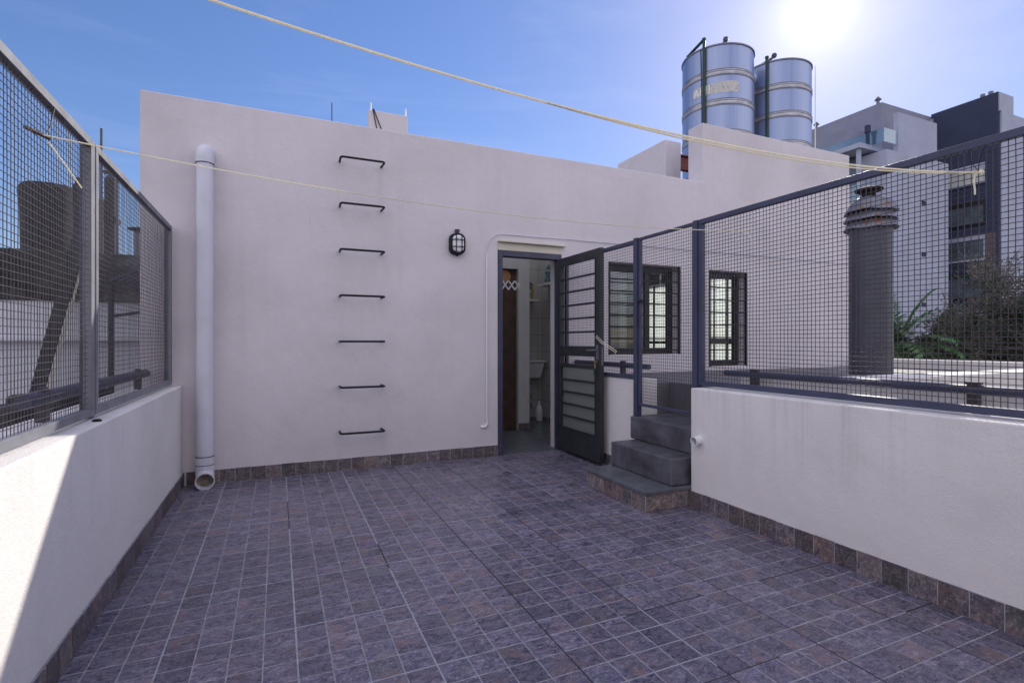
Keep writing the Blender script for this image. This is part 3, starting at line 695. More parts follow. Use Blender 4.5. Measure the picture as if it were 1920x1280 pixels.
lp = thing('bulkhead_lamp', (1.59, YF, 2.1), 'black caged oval bulkhead lamp on the house wall left of the doorway', 'lamp')
lx, lz = 1.592, 2.095
def rr_pts(hw, hh, rad, y, n=5):
    P = []
    for (cx, cz, a0) in ((hw-rad, hh-rad, 0), (-hw+rad, hh-rad, 90), (-hw+rad, -hh+rad, 180), (hw-rad, -hh+rad, 270)):
        for k in range(n+1):
            a = R(a0+90*k/n); P.append((lx+cx+rad*math.cos(a), y, lz+cz+rad*math.sin(a)))
    return P
def prism(mb, A, B):
    n = len(A); mb.add(A+B, [tuple(range(n)), tuple(range(2*n-1, n-1, -1))]+[(i, i+n, (i+1) % n+n, (i+1) % n) for i in range(n)])
q = MB(); prism(q, rr_pts(.075, .10, .055, YF-.045), rr_pts(.078, .103, .055, YF-.0005)); q.build('body', M['black'], lp)
q = MB(); prism(q, rr_pts(.052, .078, .04, YF-.085), rr_pts(.058, .084, .045, YF-.0455)); q.build('glass', M['frosted_w'] if 'frosted_w' in M else M['plastic'], lp, bevel=.012)
q = MB(); P = rr_pts(.068, .093, .05, YF-.052); q.tube(P+[P[0]], .009, 8, cap=False)
for dxx in (-.028, .028): q.tube([(lx+dxx, YF-.045, lz+.092), (lx+dxx, YF-.092, lz+.07), (lx+dxx, YF-.096, lz), (lx+dxx, YF-.092, lz-.07), (lx+dxx, YF-.045, lz-.092)], .0045, 8)
for dzz in (-.034, .034): q.tube([(lx-.068, YF-.045, lz+dzz), (lx-.05, YF-.090, lz+dzz), (lx, YF-.098, lz+dzz), (lx+.05, YF-.090, lz+dzz), (lx+.068, YF-.045, lz+dzz)], .0045, 8)
q.build('cage', M['black'], lp, smooth=True)
q = MB(); q.lathe([(.018, 0), (.020, .012), (.027, .034), (.027, .040)], lx, YF-.03, 16, cz=lz+.10); q.build('gland', M['flue'], lp, smooth=True)
q = MB(); q.lathe([(.006, -.018), (.013, -.012), (.014, 0)], lx, YF-.03, 12, cz=lz-.10); q.build('end_knob', M['black'], lp, smooth=True)

cd = thing('wall_cable', (1.9, YF, .4), 'thin white cable in a tube running round the doorway on the house wall', 'cable')
yc = YF-.012
q = MB(); q.tube([(1.905, yc, 2.03), (1.906, yc, 1.2), (1.908, yc, .40), (1.912, yc, .335)], .0085, 8); q.tube([(1.912, yc, .335), (1.90, yc, .305), (1.875, yc, .300), (1.85, YF+.002, .300)], .014, 10); q.build('tube', M['plastic'], cd, smooth=True)
q = MB(); q.tube([(1.905, yc, 2.03), (1.915, yc, 2.10), (1.95, yc, 2.18), (2.01, yc, 2.225), (2.09, yc, 2.237), (2.4, yc, 2.238), (2.9, yc, 2.246), (3.05, yc, 2.244), (4.0, yc, 2.252), (5.5, yc, 2.262), (7.50, yc, 2.262)], .0045, 6); q.build('cable', M['pvc'], cd, smooth=True)

# ------------------------------------------------------------------ clotheslines
def sagline(xa, za, xb, zb, ya, yb, sag, n=40):
    P = []
    for k in range(n+1):
        t_ = k/n; P.append((xa+(xb-xa)*t_, ya+(yb-ya)*t_, za+(zb-za)*t_ - 4*sag*t_*(1-t_)))
    return P
c1 = thing('clothesline', (1, 1.21, 1.76), 'nearer pale rope clothesline crossing the top of the view, tied to the right fence', 'clothesline', 'rope clotheslines across the terrace')
L1 = sagline(-.76, 1.926, 2.745, 1.876, 1.20, 1.22, .137)
q = MB(); q.tube(L1, .0031, 8); q.build('rope', M['rope'], c1, smooth=True)
q = MB(); q.tube([(p[0], p[1]+.004*min(1, (k-16)/5), p[2]-.0085*math.sin(math.pi*(k-16)/24)**.7) for k, p in enumerate(L1) if k >= 16], .0024, 8); q.build('second_strand', M['rope'], c1, smooth=True)
q = MB(); q.lathe([(.003, -.009), (.009, -.005), (.0095, .003), (.004, .009)], 0, 0, 10, M=Matrix.Translation((2.752, 1.215, 1.876)) @ Matrix.Rotation(R(90), 4, 'Y')); q.tube([(2.725, 1.222, 1.872), (2.722, 1.228, 1.84), (2.726, 1.226, 1.80), (2.722, 1.224, 1.778)], .0034, 8); q.build('knot', M['rope'], c1, smooth=True)
q = MB(); q.tube([(2.75, 1.225, 1.885), (2.752, 1.22, 1.935), (2.75, 1.20, 1.99)], .0015, 6); q.tube([(2.75, 1.225, 1.885), (2.752, 1.25, 1.925), (2.75, 1.262, 1.99)], .0015, 6); q.build('wire_tie', M['black'], c1)
c2 = thing('clothesline', (1, 2.4, 1.75), 'farther thin rope clothesline running from the left fence past the downpipe', 'clothesline', 'rope clotheslines across the terrace')
L2 = sagline(-.76, 1.876, 2.745, 1.862, 2.347, 2.448, .082)
q = MB(); q.tube(L2, .0026, 8); q.build('rope', M['rope'], c2, smooth=True)
q = MB(); q.tube([(-.79, 2.31, 1.884), (-.74, 2.37, 1.872)], .007, 8); q.build('toggle', M['rope_dark'], c2)
q = MB(); q.tube([(-.752, 2.40, 1.866), (-.757, 2.55, 1.845), (-.757, 2.76, 1.800)], .0032, 6); q.build('loose_end', M['rope'], c2, smooth=True)
q = MB(); q.tube([(2.752, 2.45, 1.862), (2.75, 2.50, 1.84), (2.752, 2.53, 1.80)], .002, 6); q.tube([(2.752, 2.45, 1.862), (2.75, 2.42, 1.83), (2.752, 2.40, 1.78)], .002, 6); q.build('loose_end', M['rope'], c2, smooth=True)
q = MB(); q.tube([(-.752, 2.36, 1.876), (-.755, 2.42, 1.93), (-.757, 2.47, 2.02)], .002, 6); q.build('wire_tie', M['black'], c2)
q = MB(); pts = [(2.69, 4.075, 1.205), (2.70, 4.00, 1.15), (2.735, 3.92, 1.10), (2.755, 3.86, 1.065), (2.757, 3.89, 1.03), (2.757, 3.93, 1.025)]
q.tube(pts, .003, 6); q.tube([(x-.004, y+.012, z-.012) for x, y, z in pts[:4]]+[(2.755, 3.855, 1.06)], .003, 6)
tag(q.build('door_cord', M['rope'], smooth=True), 'loose pale cord tying the open door back to the wire fence', 'cord')

# ------------------------------------------------------------------ neighbouring flat roof on the right
rb = thing('neighbour_roof_building', (5.2, 1.5, .79), 'flat-roofed building beyond the right-hand fence with a low parapet', 'building')
b = MB(); b.box(3.15, 7.70, -3.5, YF-.002, -6.5, .79); b.box(3.02, 3.15, 3.625, YF-.002, -.3, .79); b.build('roof', M['roof'], rb)
b = MB(); b.box(7.55, 7.72, -3.5, YF-.003, .7905, .915); b.box(3.15, 7.55, -3.5, -3.35, .7905, .93); b.build('parapet', M['lowwall'], rb, bevel=.006)
b = MB(); b.box(3.16, 7.54, 1.93, 2.15, .7905, .93); b.build('roof_kerb', M['lowwall'], rb, bevel=.008)
fl_ = thing('roof_flue', (5.43, 3.32, .79), 'thick dark grey round flue with a louvred galvanised cowl on the neighbouring roof', 'flue')
fx, fy = 5.43, 3.30
q = MB(); q.lathe([(.188, .79), (.188, 2.30)], fx, fy, 40); q.build('pipe', M['flue'], fl_, smooth=True)
for k, z in enumerate((2.275, 2.36, 2.445)):
    q = MB(); wob = .006
    n = 48; v = []; f_ = []
    prof = [(.17, .085), (.195, .070), (.224, .010), (.234, -.006), (.224, -.008), (.15, .03)] if k < 2 else [(.05, .145), (.12, .138), (.165, .115), (.195, .070), (.224, .010), (.234, -.006), (.224, -.008), (.15, .03)]
    for (r_, z_) in prof:
        for a in range(n):
            th = 2*math.pi*a/n; dn = wob*math.sin(3*th+k*2)+wob*.5*math.sin(7*th+k)
            v.append((fx+(r_+dn*.4)*math.cos(th), fy+(r_+dn*.4)*math.sin(th), z+z_+dn*(r_/.24)))
    for i in range(len(prof)-1):
        for a in range(n): f_.append((i*n+a, i*n+(a+1) % n, (i+1)*n+(a+1) % n, (i+1)*n+a))
    f_.append(tuple(range(n)))
    q.add(v, f_); q.build('cowl_louvre', M['galv'], fl_, smooth=True)
q = MB(); q.lathe([(.145, 2.29), (.145, 2.50)], fx, fy, 24); q.build('inner_pipe', M['cowlunder'], fl_, smooth=True)
q = MB(); q.lathe([(.06, 2.58), (.06, 2.645), (.115, 2.65), (.125, 2.668), (.04, 2.70)], fx-.03, fy, 28); q.build('rain_cap', M['cowlunder'], fl_, smooth=True)

# ------------------------------------------------------------------ steel water tanks on the house roof
def tank(loc, label, decal):
    x, y = loc; r = .52; zt = 5.50
    t = thing('water_tank', (x, y, 3.151), label, 'water tank', 'stainless water tanks on the roof')
    prof = [(r, 3.152)]
    for zb in (3.55, 4.16, 4.79):
        pass
    q = MB(); q.lathe([(r, 3.152), (r, zt)], x, y, 64); q.build('body', M['steel'], t, smooth=True)
    for zb in (3.60, 4.20, 4.655, 5.09):
        q = MB(); pr = [(r+.001, zb-.038), (r+.009, zb-.032), (r+.010, zb-.022), (r+.003, zb-.014), (r+.002, zb+.014), (r+.010, zb+.022), (r+.009, zb+.032), (r+.001, zb+.038)]
        q.lathe(pr, x, y, 64, cap=False); q.build('band', M['band'], t, smooth=True)
        for zs_ in (zb-.047, zb+.047):
            q = MB(); q.lathe([(r+.0012, zs_-.007), (r+.004, zs_-.004), (r+.004, zs_+.004), (r+.0012, zs_+.007)], x, y, 64, cap=False); q.build('band_seam', M['rim'], t, smooth=True)
    q = MB(); q.lathe([(r+.001, zt-.02), (r+.014, zt-.015), (r+.014, zt+.004), (r-.01, zt+.006)], x, y, 64, cap=False); q.build('rim', M['rim'], t, smooth=True)
    q = MB(); q.lathe([(r-.01, zt+.004), (.36, zt+.07), (.14, zt+.15), (.14, zt+.17), (.02, zt+.18)], x, y, 48); q.build('lid', M['steel'], t, smooth=True)
    return t
t1 = tank((6.25, 6.1), 'nearer stainless steel water tank with a half-peeled sticker', True)
t2 = tank((7.43, 6.02), 'farther stainless steel water tank, plain, behind the first one', False)
def ang(x, y, deg, r): return (x+r*math.cos(R(deg)), y+r*math.sin(R(deg)))
def green_pipe(t, x, y, deg, zt):
    a = ang(x, y, deg, .56); b_ = ang(x, y, deg, .30)
    q = MB(); q.tube([(*a, 3.16), (*a, zt)], .022, 12); q.tube([(*a, 3.16), (*a, 4.2)], .028, 12); q.tube([(*a, zt-.01), (*a, zt+.02)], .028, 10); q.build('riser_pipe', M['green'], t, smooth=True)
    return a
# direction from tank towards the camera is about 224 degrees
a1 = green_pipe(t1, 6.25, 6.1, 205, 5.60); a2 = green_pipe(t2, 7.43, 6.02, 207, 5.55)
q = MB(); e = ang(6.25, 6.1, 165, .50); q.tube([(*a1, 5.60), (*e, 5.53)], .022, 10); q.build('overflow_pipe', M['green'], t1, smooth=True)
q = MB(); a = (6.19, 5.88); b_ = (6.08, 5.96); q.tube([(*b_, 5.56), (*a, 5.70)], .020, 8); q.lathe([(.032, 0), (.04, .03), (.03, .06)], a[0], a[1], 12, cz=5.69); q.build('vent', M['flue'], t1, smooth=True)
q = MB(); a = ang(7.43, 6.02, 215, .22); b_ = ang(7.43, 6.02, 186, .40); q.tube([(*b_, 5.55), (*a, 5.70)], .020, 8); q.lathe([(.032, 0), (.042, .03), (.03, .06)], a[0], a[1], 12, cz=5.69); q.build('vent', M['flue'], t2, smooth=True)
q = MB(); a = ang(7.43, 6.02, -30, .62); q.tube([(*a, 3.16), (*a, 5.62)], .008, 6); tag(q.build('wire_mast', M['rope']), 'thin pale mast right of the farther steel tank', 'mast')
q = MB(); e2 = ang(6.25, 6.1, 198, .526); q.tube([(*e2, 5.49), (*ang(6.25, 6.1, 200, .533), 4.8), (*ang(6.25, 6.1, 201, .530), 3.3)], .005, 6); q.build('sensor_cable', M['black'], t1)
# sticker wrapped on the first tank
def wrap(deg0, s, z, r): th = R(deg0)+s/r; return (6.25+r*math.cos(th), 6.1+r*math.sin(th), z)
q = MB(); n = 44; rr2 = random.Random(12); S0, S1, zb0, zb1 = -.37, .32, 4.785, 4.955; r = .5215
v = []; f_ = []
for k in range(n+1):
    s_ = S0+(S1-S0)*k/n; edge = min(k, n-k)
    cor = max(0, .035-.018*edge)
    up = zb1-(rr2.uniform(0, .05) if 5 < k < 24 else rr2.uniform(0, .006))-cor; lo = zb0+(rr2.uniform(0, .012) if k < 20 else rr2.uniform(0, .004))+cor
    if k < 5: up -= .02
    v += [wrap(224, s_, lo, r), wrap(224, s_, up, r)]
for k in range(n): f_.append((2*k, 2*k+2, 2*k+3, 2*k+1))
q.add(v, f_); st_ = q.build('sticker', M['decal'], t1)
cu = bpy.data.curves.new('lettering_curve', 'FONT'); cu.body = 'AFFI'; cu.size = .165; cu.extrude = 0; cu.offset = .003
to = bpy.data.objects.new('lettering_tmp', cu); C.objects.link(to); bpy.context.view_layer.update()
me = bpy.data.meshes.new_from_object(to.evaluated_get(bpy.context.evaluated_depsgraph_get()))
mb_ = MB(); mb_.add([wrap(224, S0+.015+p.co.x*.85, zb0+.022+p.co.y, .5235) for p in me.vertices], [tuple(p.vertices) for p in me.polygons])
bpy.data.objects.remove(to); bpy.data.meshes.remove(me); bpy.data.curves.remove(cu)
mb_.build('lettering', M['letter'], st_)
# steel beam between the base walls
q = MB(); q.box(4.941, 5.05, 5.70, 5.74, 3.56, 3.76); q.box(5.05, 5.40, 5.70, 5.74, 3.56, 3.76); q.box(4.941, 5.40, 5.67, 5.77, 3.745, 3.760); q.box(4.941, 5.40, 5.67, 5.77, 3.560, 3.575)
tag(q.build('steel_beam', M['redbeam']), 'dark red steel beam bridging the gap left of the tank parapet', 'beam')

# small things on the house roof
ch = thing('roof_chimney', (1.35, 7.2, 2.9), 'small pale square chimney block with two thin pipes behind the parapet', 'chimney')
b = MB(); b.box(1.09, 1.60, 7.0, 7.12, 2.901, 4.19); b.build('block', M['facade'], ch, bevel=.01)
for x in (1.12, 1.58):
    q = MB(); q.tube([(x, 7.03, 4.19), (x, 7.03, 4.275)], .010, 8); q.lathe([(.015, 0), (.011, .02)], x, 7.03, 8, cz=4.27); q.build('vent_pipe', M['plastic'], ch)
q = MB(); q.tube([(1.14, 6.99, 4.2), (1.20, 6.99, 3.9), (1.24, 6.99, 3.4)], .006, 6); q.tube([(1.15, 6.99, 4.2), (1.27, 6.99, 3.9), (1.31, 6.99, 3.4)], .006, 6); q.build('cable', M['black'], ch)
an = thing('antenna', (.75, 8, 2.9), 'thin aerial rising above the parapet left of the small chimney', 'antenna')
q = MB(); q.tube([(.72, 8, 2.901), (.72, 8, 4.62)], .008, 6); q.tube([(.58, 8, 4.17), (.88, 8, 4.16)], .006, 6); q.tube([(.65, 8, 4.21), (.65, 8, 4.12)], .005, 6); q.tube([(.8, 8, 4.21), (.8, 8, 4.12)], .005, 6); q.build('mast', M['flue'], an)
q = MB(); q.lathe([(.05, 0), (.05, .40), (.06, .41), (.06, .45), (.045, .50), (.0, .52)], 2.135, 6.3, 18, cz=3.02); q.lathe([(.05, -.119), (.05, 0)], 2.135, 6.3, 12, cz=3.02)
tag(q.build('roof_vent', M['flue'], smooth=True), 'small rounded grey vent cap peeping over the middle of the parapet', 'vent')

# ------------------------------------------------------------------ neighbour on the left
nb = thing('neighbour_house', (-4, 8, .2), 'neighbouring house beyond the left fence with whitewashed wall and black stained parapet', 'house')
b = MB(); b.box(-12, -1.04, -4, 9.0, -6.5, .2); b.box(-12, -.98, 9.3, 18, -6.5, 2.2); b.build('roof', M['roofdark'], nb)
b = MB(); b.box(-12, -.99, 9.0, 9.25, .2005, 1.70); b.build('whitewashed_wall', M['neigh'], nb)
b = MB(); b.box(-12, -.99, 8.96, 9.30, 1.7005, 2.38); b.build('stained_parapet', M['moss'], nb, bevel=.02)
b = MB(); b.box(-12, -.99, 8.90, 8.999, 1.16, 1.20); b.build('wall_ledge', M['neigh'], nb)
b = MB(); b.box(-12, -4.3, 7.9, 8.85, .2005, .42); b.box(-12, -4.35, 7.7, 7.9, .2005, .34); b.build('roof_curb', M['cream'], nb, bevel=.02)
bt = thing('black_water_tank', (-4.36, 14.0, 2.2), 'big black cylindrical water tank above the stained parapet on the left', 'water tank')
q = MB(); q.lathe([(.46, 2.201), (.485, 3.9), (.52, 4.22), (.515, 4.32), (.46, 4.36)], -4.36, 14.0, 40); q.build('body', M['tankblack'], bt, smooth=True)
q = MB(); q.lathe([(.48, 4.361), (.46, 4.39), (.2, 4.42)], -4.36, 14.0, 40); q.build('lid', M['tankblack'], bt, smooth=True)
q = MB(); q.box(-3.42, -3.16, 12.0, 12.26, 2.201, 4.05); q.box(-3.40, -3.24, 12.02, 12.2, 4.05, 4.17); tag(q.build('dark_chimney', M['tankblack'], bevel=.02), 'dark square chimney right of the black tank', 'chimney')
bc = thing('brick_chimney', (-2.9, 12.1, 2.2), 'old brick chimney with pots beyond the left fence post', 'chimney')
q = MB(); q.box(-3.10, -2.95, 12.0, 12.3, 2.201, 3.72); q.box(-3.13, -2.95, 11.97, 12.33, 3.72, 3.80); q.build('stack', M['brickold'], bc, bevel=.015)
q = MB(); q.box(-2.949, -2.80, 12.0, 12.3, 2.201, 4.22); q.box(-2.949, -2.77, 11.97, 12.33, 3.40, 3.50); q.build('tall_stack', M['tankblack'], bc, bevel=.015)
q = MB(); q.tube([(-2.88, 12.15, 4.221), (-2.88, 12.15, 4.34)], .05, 8); q.box(-3.01, -2.74, 12.05, 12.25, 4.34, 4.36); q.build('pot', M['flue'], bc)
q = MB(); q.tube([(-2.87, 11.5, 2.201), (-2.87, 11.5, 4.95)], .020, 8); tag(q.build('aerial_pole', M['flue']), 'thin dark pole rising above the left fence beside its post', 'pole')
q = MB(); q.tube([(-2.52, 11, 2.201), (-2.52, 11, 3.95), (-2.55, 11, 4.02), (-2.61, 11, 4.03), (-2.67, 11, 3.95)], .020, 8); tag(q.build('bent_vent_pipe', M['flue'], smooth=True), 'thin dark vent pipe with a hooked top left of the house corner', 'pipe')
mf = thing('metal_flue', (-1.95, 9.6, 2.2), 'slim metal flue with a flat dark cap beside the house corner', 'flue')
q = MB(); q.tube([(-1.95, 9.6, 2.201), (-1.95, 9.6, 2.82)], .045, 12); q.build('pipe', M['galv'], mf, smooth=True)
q = MB(); q.lathe([(.05, 0), (.13, .03), (.13, .045), (.03, .07)], -1.95, 9.6, 16, cz=2.82); q.build('cap', M['cowlunder'], mf)
aw = thing('sheet_awning', (-1.5, 8, 1.9), 'dark corrugated sheet awning under the stained parapet', 'awning')
q = MB()
for k in range(10):
    x = -1.86+k*.085; q.box(x, x+.05, 7.7, 8.95, 1.86, 1.885, M=Matrix.Translation((0, 7.7, 1.86)) @ Matrix.Rotation(R(12), 4, 'X') @ Matrix.Translation((0, -7.7, -1.86)))
q.box(-1.9, -1.0, 7.7, 8.95, 1.84, 1.858, M=Matrix.Translation((0, 7.7, 1.86)) @ Matrix.Rotation(R(12), 4, 'X') @ Matrix.Translation((0, -7.7, -1.86))); q.build('sheet', M['tankblack'], aw)
q = MB(); q.tube([(-1.84, 7.75, .2), (-1.84, 7.75, 1.83)], .03, 8); q.tube([(-1.86, 7.75, 1.45), (-1.05, 7.75, 1.60)], .02, 6); q.build('support', M['tankblack'], aw)
pk = thing('leaning_plank', (-1.9, 5.3, .2), 'long dark plank leaning up against the parapet beyond the left fence', 'plank')
A = Vector((-2.80, 8.35, .205)); B = Vector((-2.41, 8.92, 2.85)); dd = (B-A).normalized(); sx = Vector((1, 0, 0)); sx = (sx-dd*sx.dot(dd)).normalized(); nn = dd.cross(sx)
Mk = Matrix((( sx.x, dd.x, nn.x, A.x), (sx.y, dd.y, nn.y, A.y), (sx.z, dd.z, nn.z, A.z), (0, 0, 0, 1)))
q = MB(); q.box(-.07, .07, 0, (B-A).length, -.02, .02, M=Mk); q.build('board', M['tankblack'], pk)
q = MB(); q.tube([Mk @ Vector((.10, .4, .02)), Mk @ Vector((.095, 1.3, .05)), Mk @ Vector((.10, (B-A).length, .02))], .016, 8); q.build('conduit', M['cream'], pk)
# odds and ends on the neighbour's roof
q = MB(); q.box(-1.90, -1.62, 4.70, 4.86, .2005, .40); q.box(-1.88, -1.64, 4.72, 4.84, .4005, .44); tag(q.build('storage_box', M['bluebox'], bevel=.01), 'dull blue box on the roof beyond the left fence', 'box')
q = MB(); q.box(-1.90, -1.64, 4.70, 4.86, .4405, .55); q.box(-1.86, -1.70, 4.72, 4.84, .5505, .575); tag(q.build('hollow_brick', M['terracotta'], bevel=.006), 'orange hollow brick lying on the dull blue box', 'brick')
q = MB(); q.box(-2.50, -2.38, 5.2, 5.4, .2005, .34); q.box(-2.49, -2.39, 5.21, 5.39, .3405, .36); tag(q.build('broken_brick', M['terracotta'], bevel=.008), 'small orange brick left of the leaning plank', 'brick')
jk = thing('junk_pile', (-1.35, 4.4, .2), 'dark pile of covered junk on the roof next to the left guard rail', 'junk')
rj = random.Random(5); q = MB()
for k in range(9):
    cx, cy = -1.42+rj.uniform(-.15, .15), 4.3+rj.uniform(-.6, .5); s_ = rj.uniform(.10, .20)
    q.box(-s_, s_, -s_, s_, 0, rj.uniform(.3, .62), M=Matrix.Translation((cx, cy, .201+k*.0007)) @ Matrix.Rotation(rj.uniform(0, 1.5), 4, 'Z'))
q.build('cover', M['tankblack'], jk, bevel=.03)

# ------------------------------------------------------------------ apartment building on the right
ab = thing('apartment_building', (38, 22, -6.5), 'modern grey apartment building of stepped blocks behind the right-hand fence', 'building')
b = MB(); b.box(34, 52, 20, 36, -6.5, 15.9); b.build('main_block', M['apt'], ab)
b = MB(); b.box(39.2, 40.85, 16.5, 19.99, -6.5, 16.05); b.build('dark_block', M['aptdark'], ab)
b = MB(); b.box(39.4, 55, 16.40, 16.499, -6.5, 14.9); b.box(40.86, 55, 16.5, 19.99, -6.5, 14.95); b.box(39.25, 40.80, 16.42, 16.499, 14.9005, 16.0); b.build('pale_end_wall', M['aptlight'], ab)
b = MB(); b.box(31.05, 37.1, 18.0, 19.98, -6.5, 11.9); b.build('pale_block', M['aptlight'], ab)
b = MB(); b.box(32.1, 35.9, 18.0, 18.25, 11.901, 14.15); b.build('terrace_screen', M['aptlight'], ab)
b = MB(); b.box(31.05, 33.99, 19.99, 34, -6.5, 11.9); b.build('side_block', M['apt'], ab)
b = MB(); b.box(32.4, 33.99, 21.0, 34, 11.901, 14.45); b.build('roof_room', M['aptdark2'] if 'aptdark2' in M else M['apt'], ab)
b = MB(); b.box(29.8, 32.3, 18.7, 27, 12.05, 12.32); b.build('balcony_roof', M['aptlight'], ab)
b = MB(); b.box(30.0, 30.18, 18.85, 19.03, 9.0, 12.04); b.build('balcony_column', M['aptlight'], ab)
b = MB(); b.box(30.98, 31.04, 19.6, 27, 9.2, 11.95); b.build('balcony_glazing', M['aptglass'], ab)
b = MB(); b.box(29.8, 31.04, 18.7, 27, 8.7, 8.99); b.build('balcony_floor', M['aptlight'], ab)
b = MB(); b.box(29.82, 29.85, 18.75, 27, 8.995, 10.0); b.build('balcony_glass', M['bluglass'], ab)
b = MB(); b.box(30.88, 30.92, 18.05, 26, 12.325, 13.1); b.box(30.92, 32.05, 18.05, 18.09, 12.325, 13.1); b.build('terrace_glass', M['bluglass'], ab)
q = MB(); q.tube([(30.6, 18.76, 12.321), (30.6, 18.76, 13.3)], .10, 12); q.tube([(30.6, 18.76, 13.0), (30.6, 18.76, 13.4)], .15, 12); q.build('flue', M['aptdark'], ab, smooth=True)
b = MB(); b.box(39.16, 39.199, 16.6, 17.99, -6.5, 7.7); b.build('flare_tint_panel', M['aptflare'], ab)  # added panel, brown tint of lens flare put into its colour
# windows in the dark recess (face X = 39.2)
for k, (z0, z1) in enumerate(((10.9, 11.75), (8.4, 9.5), (6.2, 7.35), (3.9, 5.1), (1.5, 2.7))):
    fr = MB(); fr.box(39.10, 39.158, 17.1, 19.2, z1, z1+.28); fr.box(39.08, 39.158, 17.05, 19.2, z0-.10, z0); fr.box(39.12, 39.158, 17.1, 17.17, z0, z1); fr.box(39.12, 39.158, 19.13, 19.2, z0, z1); fr.box(39.12, 39.158, 18.1, 18.17, z0, z1)
    wi = fr.build('window', M['aptlight'] if k % 2 == 0 else M['winframe'], ab)
    p = MB(); p.box(39.13, 39.157, 17.17, 18.1, z0, z1); p.build('pane', M['blind'] if k in (0,) else M['aptglass'], wi)
    p = MB(); p.box(39.13, 39.157, 18.17, 19.13, z0, z1); p.build('pane', M['aptglass'] if k else M['blind'], wi)
for z in (9.15, 6.15, 3.2):
    p = MB(); p.box(34.35, 34.75, 17.94, 17.999, z, z+.22); p.build('wall_vent', M['aptdark'], ab)
for (x, y, z) in ((34.3, 20.4, 15.9), (34.3, 24.5, 15.9), (35.0, 29.0, 15.9)):
    p = MB(); p.tube([(x, y, z+.001), (x, y, z+.35)], .09, 10); p.lathe([(.20, .35), (.05, .55)], x, y, 12, cz=z); p.build('roof_vent', M['galv'], ab)
for (x, y, z) in ((39.35, 16.9, 16.05), (39.35, 17.3, 16.05), (35.5, 18.12, 14.15)):
    p = MB(); p.tube([(x, y, z+.001), (x, y, z+.2)], .12, 8); p.build('roof_vent', M['galv'], ab)

# ------------------------------------------------------------------ vegetation
def leaf_quad(mb, p, d, up, L, W, col):
    s_ = d.cross(up)
    if s_.length < 1e-4: s_ = d.orthogonal()
    s_.normalize(); mb.add([p, p+d*L*.5+s_*W, p+d*L, p+d*L*.5-s_*W], [(0,1,2,3)], col)
pr = random.Random(21)
pb = Vector((21.8, 12.3, 0))
pm = thing('palm_tree', (pb.x, pb.y, -6.5), 'green palm crown right of the thick flue', 'palm')
q = MB(); q.tube([(pb.x+.1*math.sin(k), pb.y, -6.5+k*.8) for k in range(10)], [.2-.006*k for k in range(10)], 10); q.build('trunk', M['bark'], pm, smooth=True)
top = Vector((pb.x, pb.y, .95))
for k in range(36):
    az = 2*math.pi*k/22*2.4; el = R(pr.uniform(-2, 80)); L = pr.uniform(1.8, 2.7)
    mb = MB(); P = []; p = top.copy(); d = Vector((math.cos(az)*math.cos(el), math.sin(az)*math.cos(el), math.sin(el)))
    n = 14
    for s_ in range(n+1):
        P.append(p.copy()); p = p+d*(L/n); d = (d+Vector((0, 0, -.035-.10*s_/n))).normalized()
    mb.tube(P, [.022*(1-.8*s_/n) for s_ in range(n+1)], 5, col=(.5, .5, .5))
    for s_ in range(2, n+1):
        dd = (P[s_]-P[s_-1]).normalized(); side = dd.cross(Vector((0, 0, 1))).normalized()
        for sub in (0, .5):
            pp = P[s_-1].lerp(P[s_], sub)
            for sg in (1, -1):
                ld = (side*sg*.85+dd*.65+Vector((0, 0, -.12+pr.uniform(-.2, .1)))).normalized()
                c_ = pr.random(); leaf_quad(mb, pp, ld, Vector((0, 0, 1)), .68*(1-.5*abs(s_/n-.45))*pr.uniform(.8, 1.1), .045, (c_, c_, c_))
    mb.build('frond', M['palmleaf'], pm)
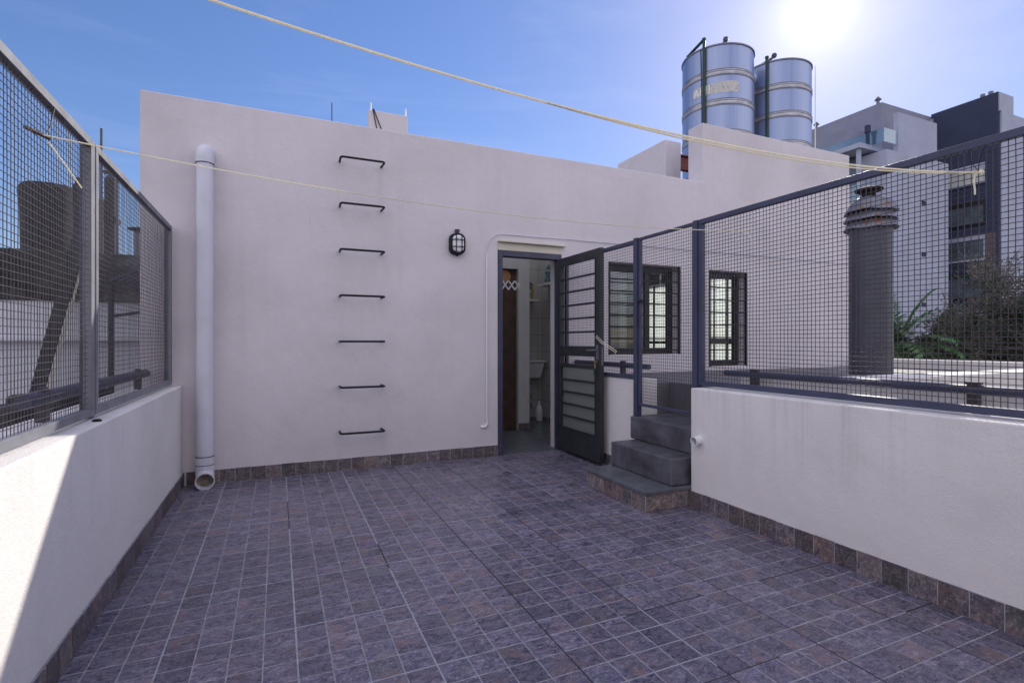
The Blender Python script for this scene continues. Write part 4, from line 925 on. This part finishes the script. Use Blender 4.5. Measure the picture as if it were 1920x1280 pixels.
def bare_tree(name, label, base, hubz, height, spread, n1, seed, leaves, lsize, cat='tree', trunk=.11):
    r_ = random.Random(seed); t = thing(name, base, label, cat)
    br = MB(); tips = []
    def grow(p, d, L, rad, lev):
        pts = [p.copy()]; n = 5; rads = [rad]
        for k in range(n):
            d = (d+Vector((r_.uniform(-.22, .22), r_.uniform(-.22, .22), r_.uniform(-.10, .16)))).normalized(); p = p+d*(L/n); pts.append(p.copy()); rads.append(rad*(1-.65*(k+1)/n))
            if lev < 3 and k >= 1:
                for _ in range(2 if lev < 2 else 3):
                    ax = Vector((r_.uniform(-1, 1), r_.uniform(-1, 1), r_.uniform(-.3, .7))).normalized()
                    grow(p, (d*.7+ax*.9).normalized(), L*r_.uniform(.45, .62), rads[-1]*.55, lev+1)
            if lev >= 2: tips.append((p.copy(), d.copy()))
        br.tube(pts, [max(.007, q_) for q_ in rads], 4 if lev > 1 else 7, cap=False)
    b0 = Vector(base); tr = MB(); hub = Vector((b0.x, b0.y, hubz))
    tr.tube([b0, b0.lerp(hub, .5)+Vector((.1, 0, 0)), hub], [trunk*1.5, trunk*1.2, trunk], 9); tr.build('trunk', M['bark'], t, smooth=True)
    for k in range(n1):
        az = 2*math.pi*k/n1+r_.uniform(-.3, .3); el = R(r_.uniform(15, 80))
        grow(hub, Vector((math.cos(az)*math.cos(el)*spread, math.sin(az)*math.cos(el)*spread, math.sin(el))).normalized(), height*r_.uniform(.42, .62), trunk*.55, 0)
    br.build('branches', M['twig'], t)
    lf = MB(); clump = [(Vector((r_.uniform(-1, 1), r_.uniform(-1, 1), r_.uniform(-1, 1)))*height*.5+hub+Vector((0, 0, height*.2))) for _ in range(7)]
    for _ in range(leaves):
        p, d = r_.choice(tips)
        near = min((p-c_).length for c_ in clump)
        if near > height*.30 and r_.random() < .45: continue
        p = p+Vector((r_.gauss(0, .09), r_.gauss(0, .09), r_.gauss(0, .09))); dd = Vector((r_.uniform(-1, 1), r_.uniform(-1, 1), r_.uniform(-1, .6))).normalized(); c_ = r_.random()
        leaf_quad(lf, p, dd, Vector((r_.uniform(-1, 1), r_.uniform(-1, 1), 1)).normalized(), lsize*r_.uniform(.7, 1.3), lsize*.28, (c_, c_, c_))
    lf.build('crown', M['shrubleaf'], t)
    return t
bare_tree('bare_tree', 'grey-brown half-bare tree with tangled twigs at the right edge behind the fence', (22.9, 8.9, -6.5), .1, 4.0, 1.0, 6, 4, 14000, .12)
bare_tree('leafy_shrub', 'dark leafy shrub between the palm and the half-bare tree', (25.9, 11.0, -6.5), -.5, 2.9, 1.1, 7, 9, 60000, .17, 'shrub')
hd = thing('clipped_hedge', (26, 13.5, -6.5), 'low clipped green hedge top seen behind the roof parapet right of the flue', 'hedge')
mb = MB(); hr = random.Random(8)
for _ in range(9000):
    p = Vector((hr.uniform(22.5, 27.5), hr.uniform(12.6, 14.0), .80-abs(hr.gauss(0, .25)))); dd = Vector((hr.uniform(-1, 1), hr.uniform(-1, 1), hr.uniform(-.2, 1))).normalized(); c_ = hr.random()
    leaf_quad(mb, p, dd, Vector((0, .3, 1)), hr.uniform(.06, .12), .025, (c_, c_, c_))
mb.build('leaves', M['hedgeleaf'], hd)
q = MB(); q.box(22.5, 27.5, 12.7, 13.9, -6.5, .55); q.build('stems', M['bark'], hd)

# ------------------------------------------------------------------ added house, out of view behind the viewpoint, bounces sunlight onto the facade
rh = thing('added_rear_house', (1, -6, -6.5), 'added cream two-storey house behind the viewpoint, out of view, bouncing sunlight onto the facade', 'house')
b = MB(); b.box(-8, 10, -9, -5.5, -6.5, 3.6); b.build('wall', M['rearwall'], rh)
b = MB(); b.box(-8.2, 10.2, -9.2, -5.3, 3.601, 3.75); b.build('roof', M['terracotta'], rh)
for k in range(5):
    x = -6.5+k*3.4
    b = MB(); b.box(x, x+1.2, -5.499, -5.44, .9, 2.3); wi = b.build('window', M['white'], rh)
    b = MB(); b.box(x+.08, x+1.12, -5.439, -5.43, .98, 2.22); b.build('pane', M['aptglass'], wi)
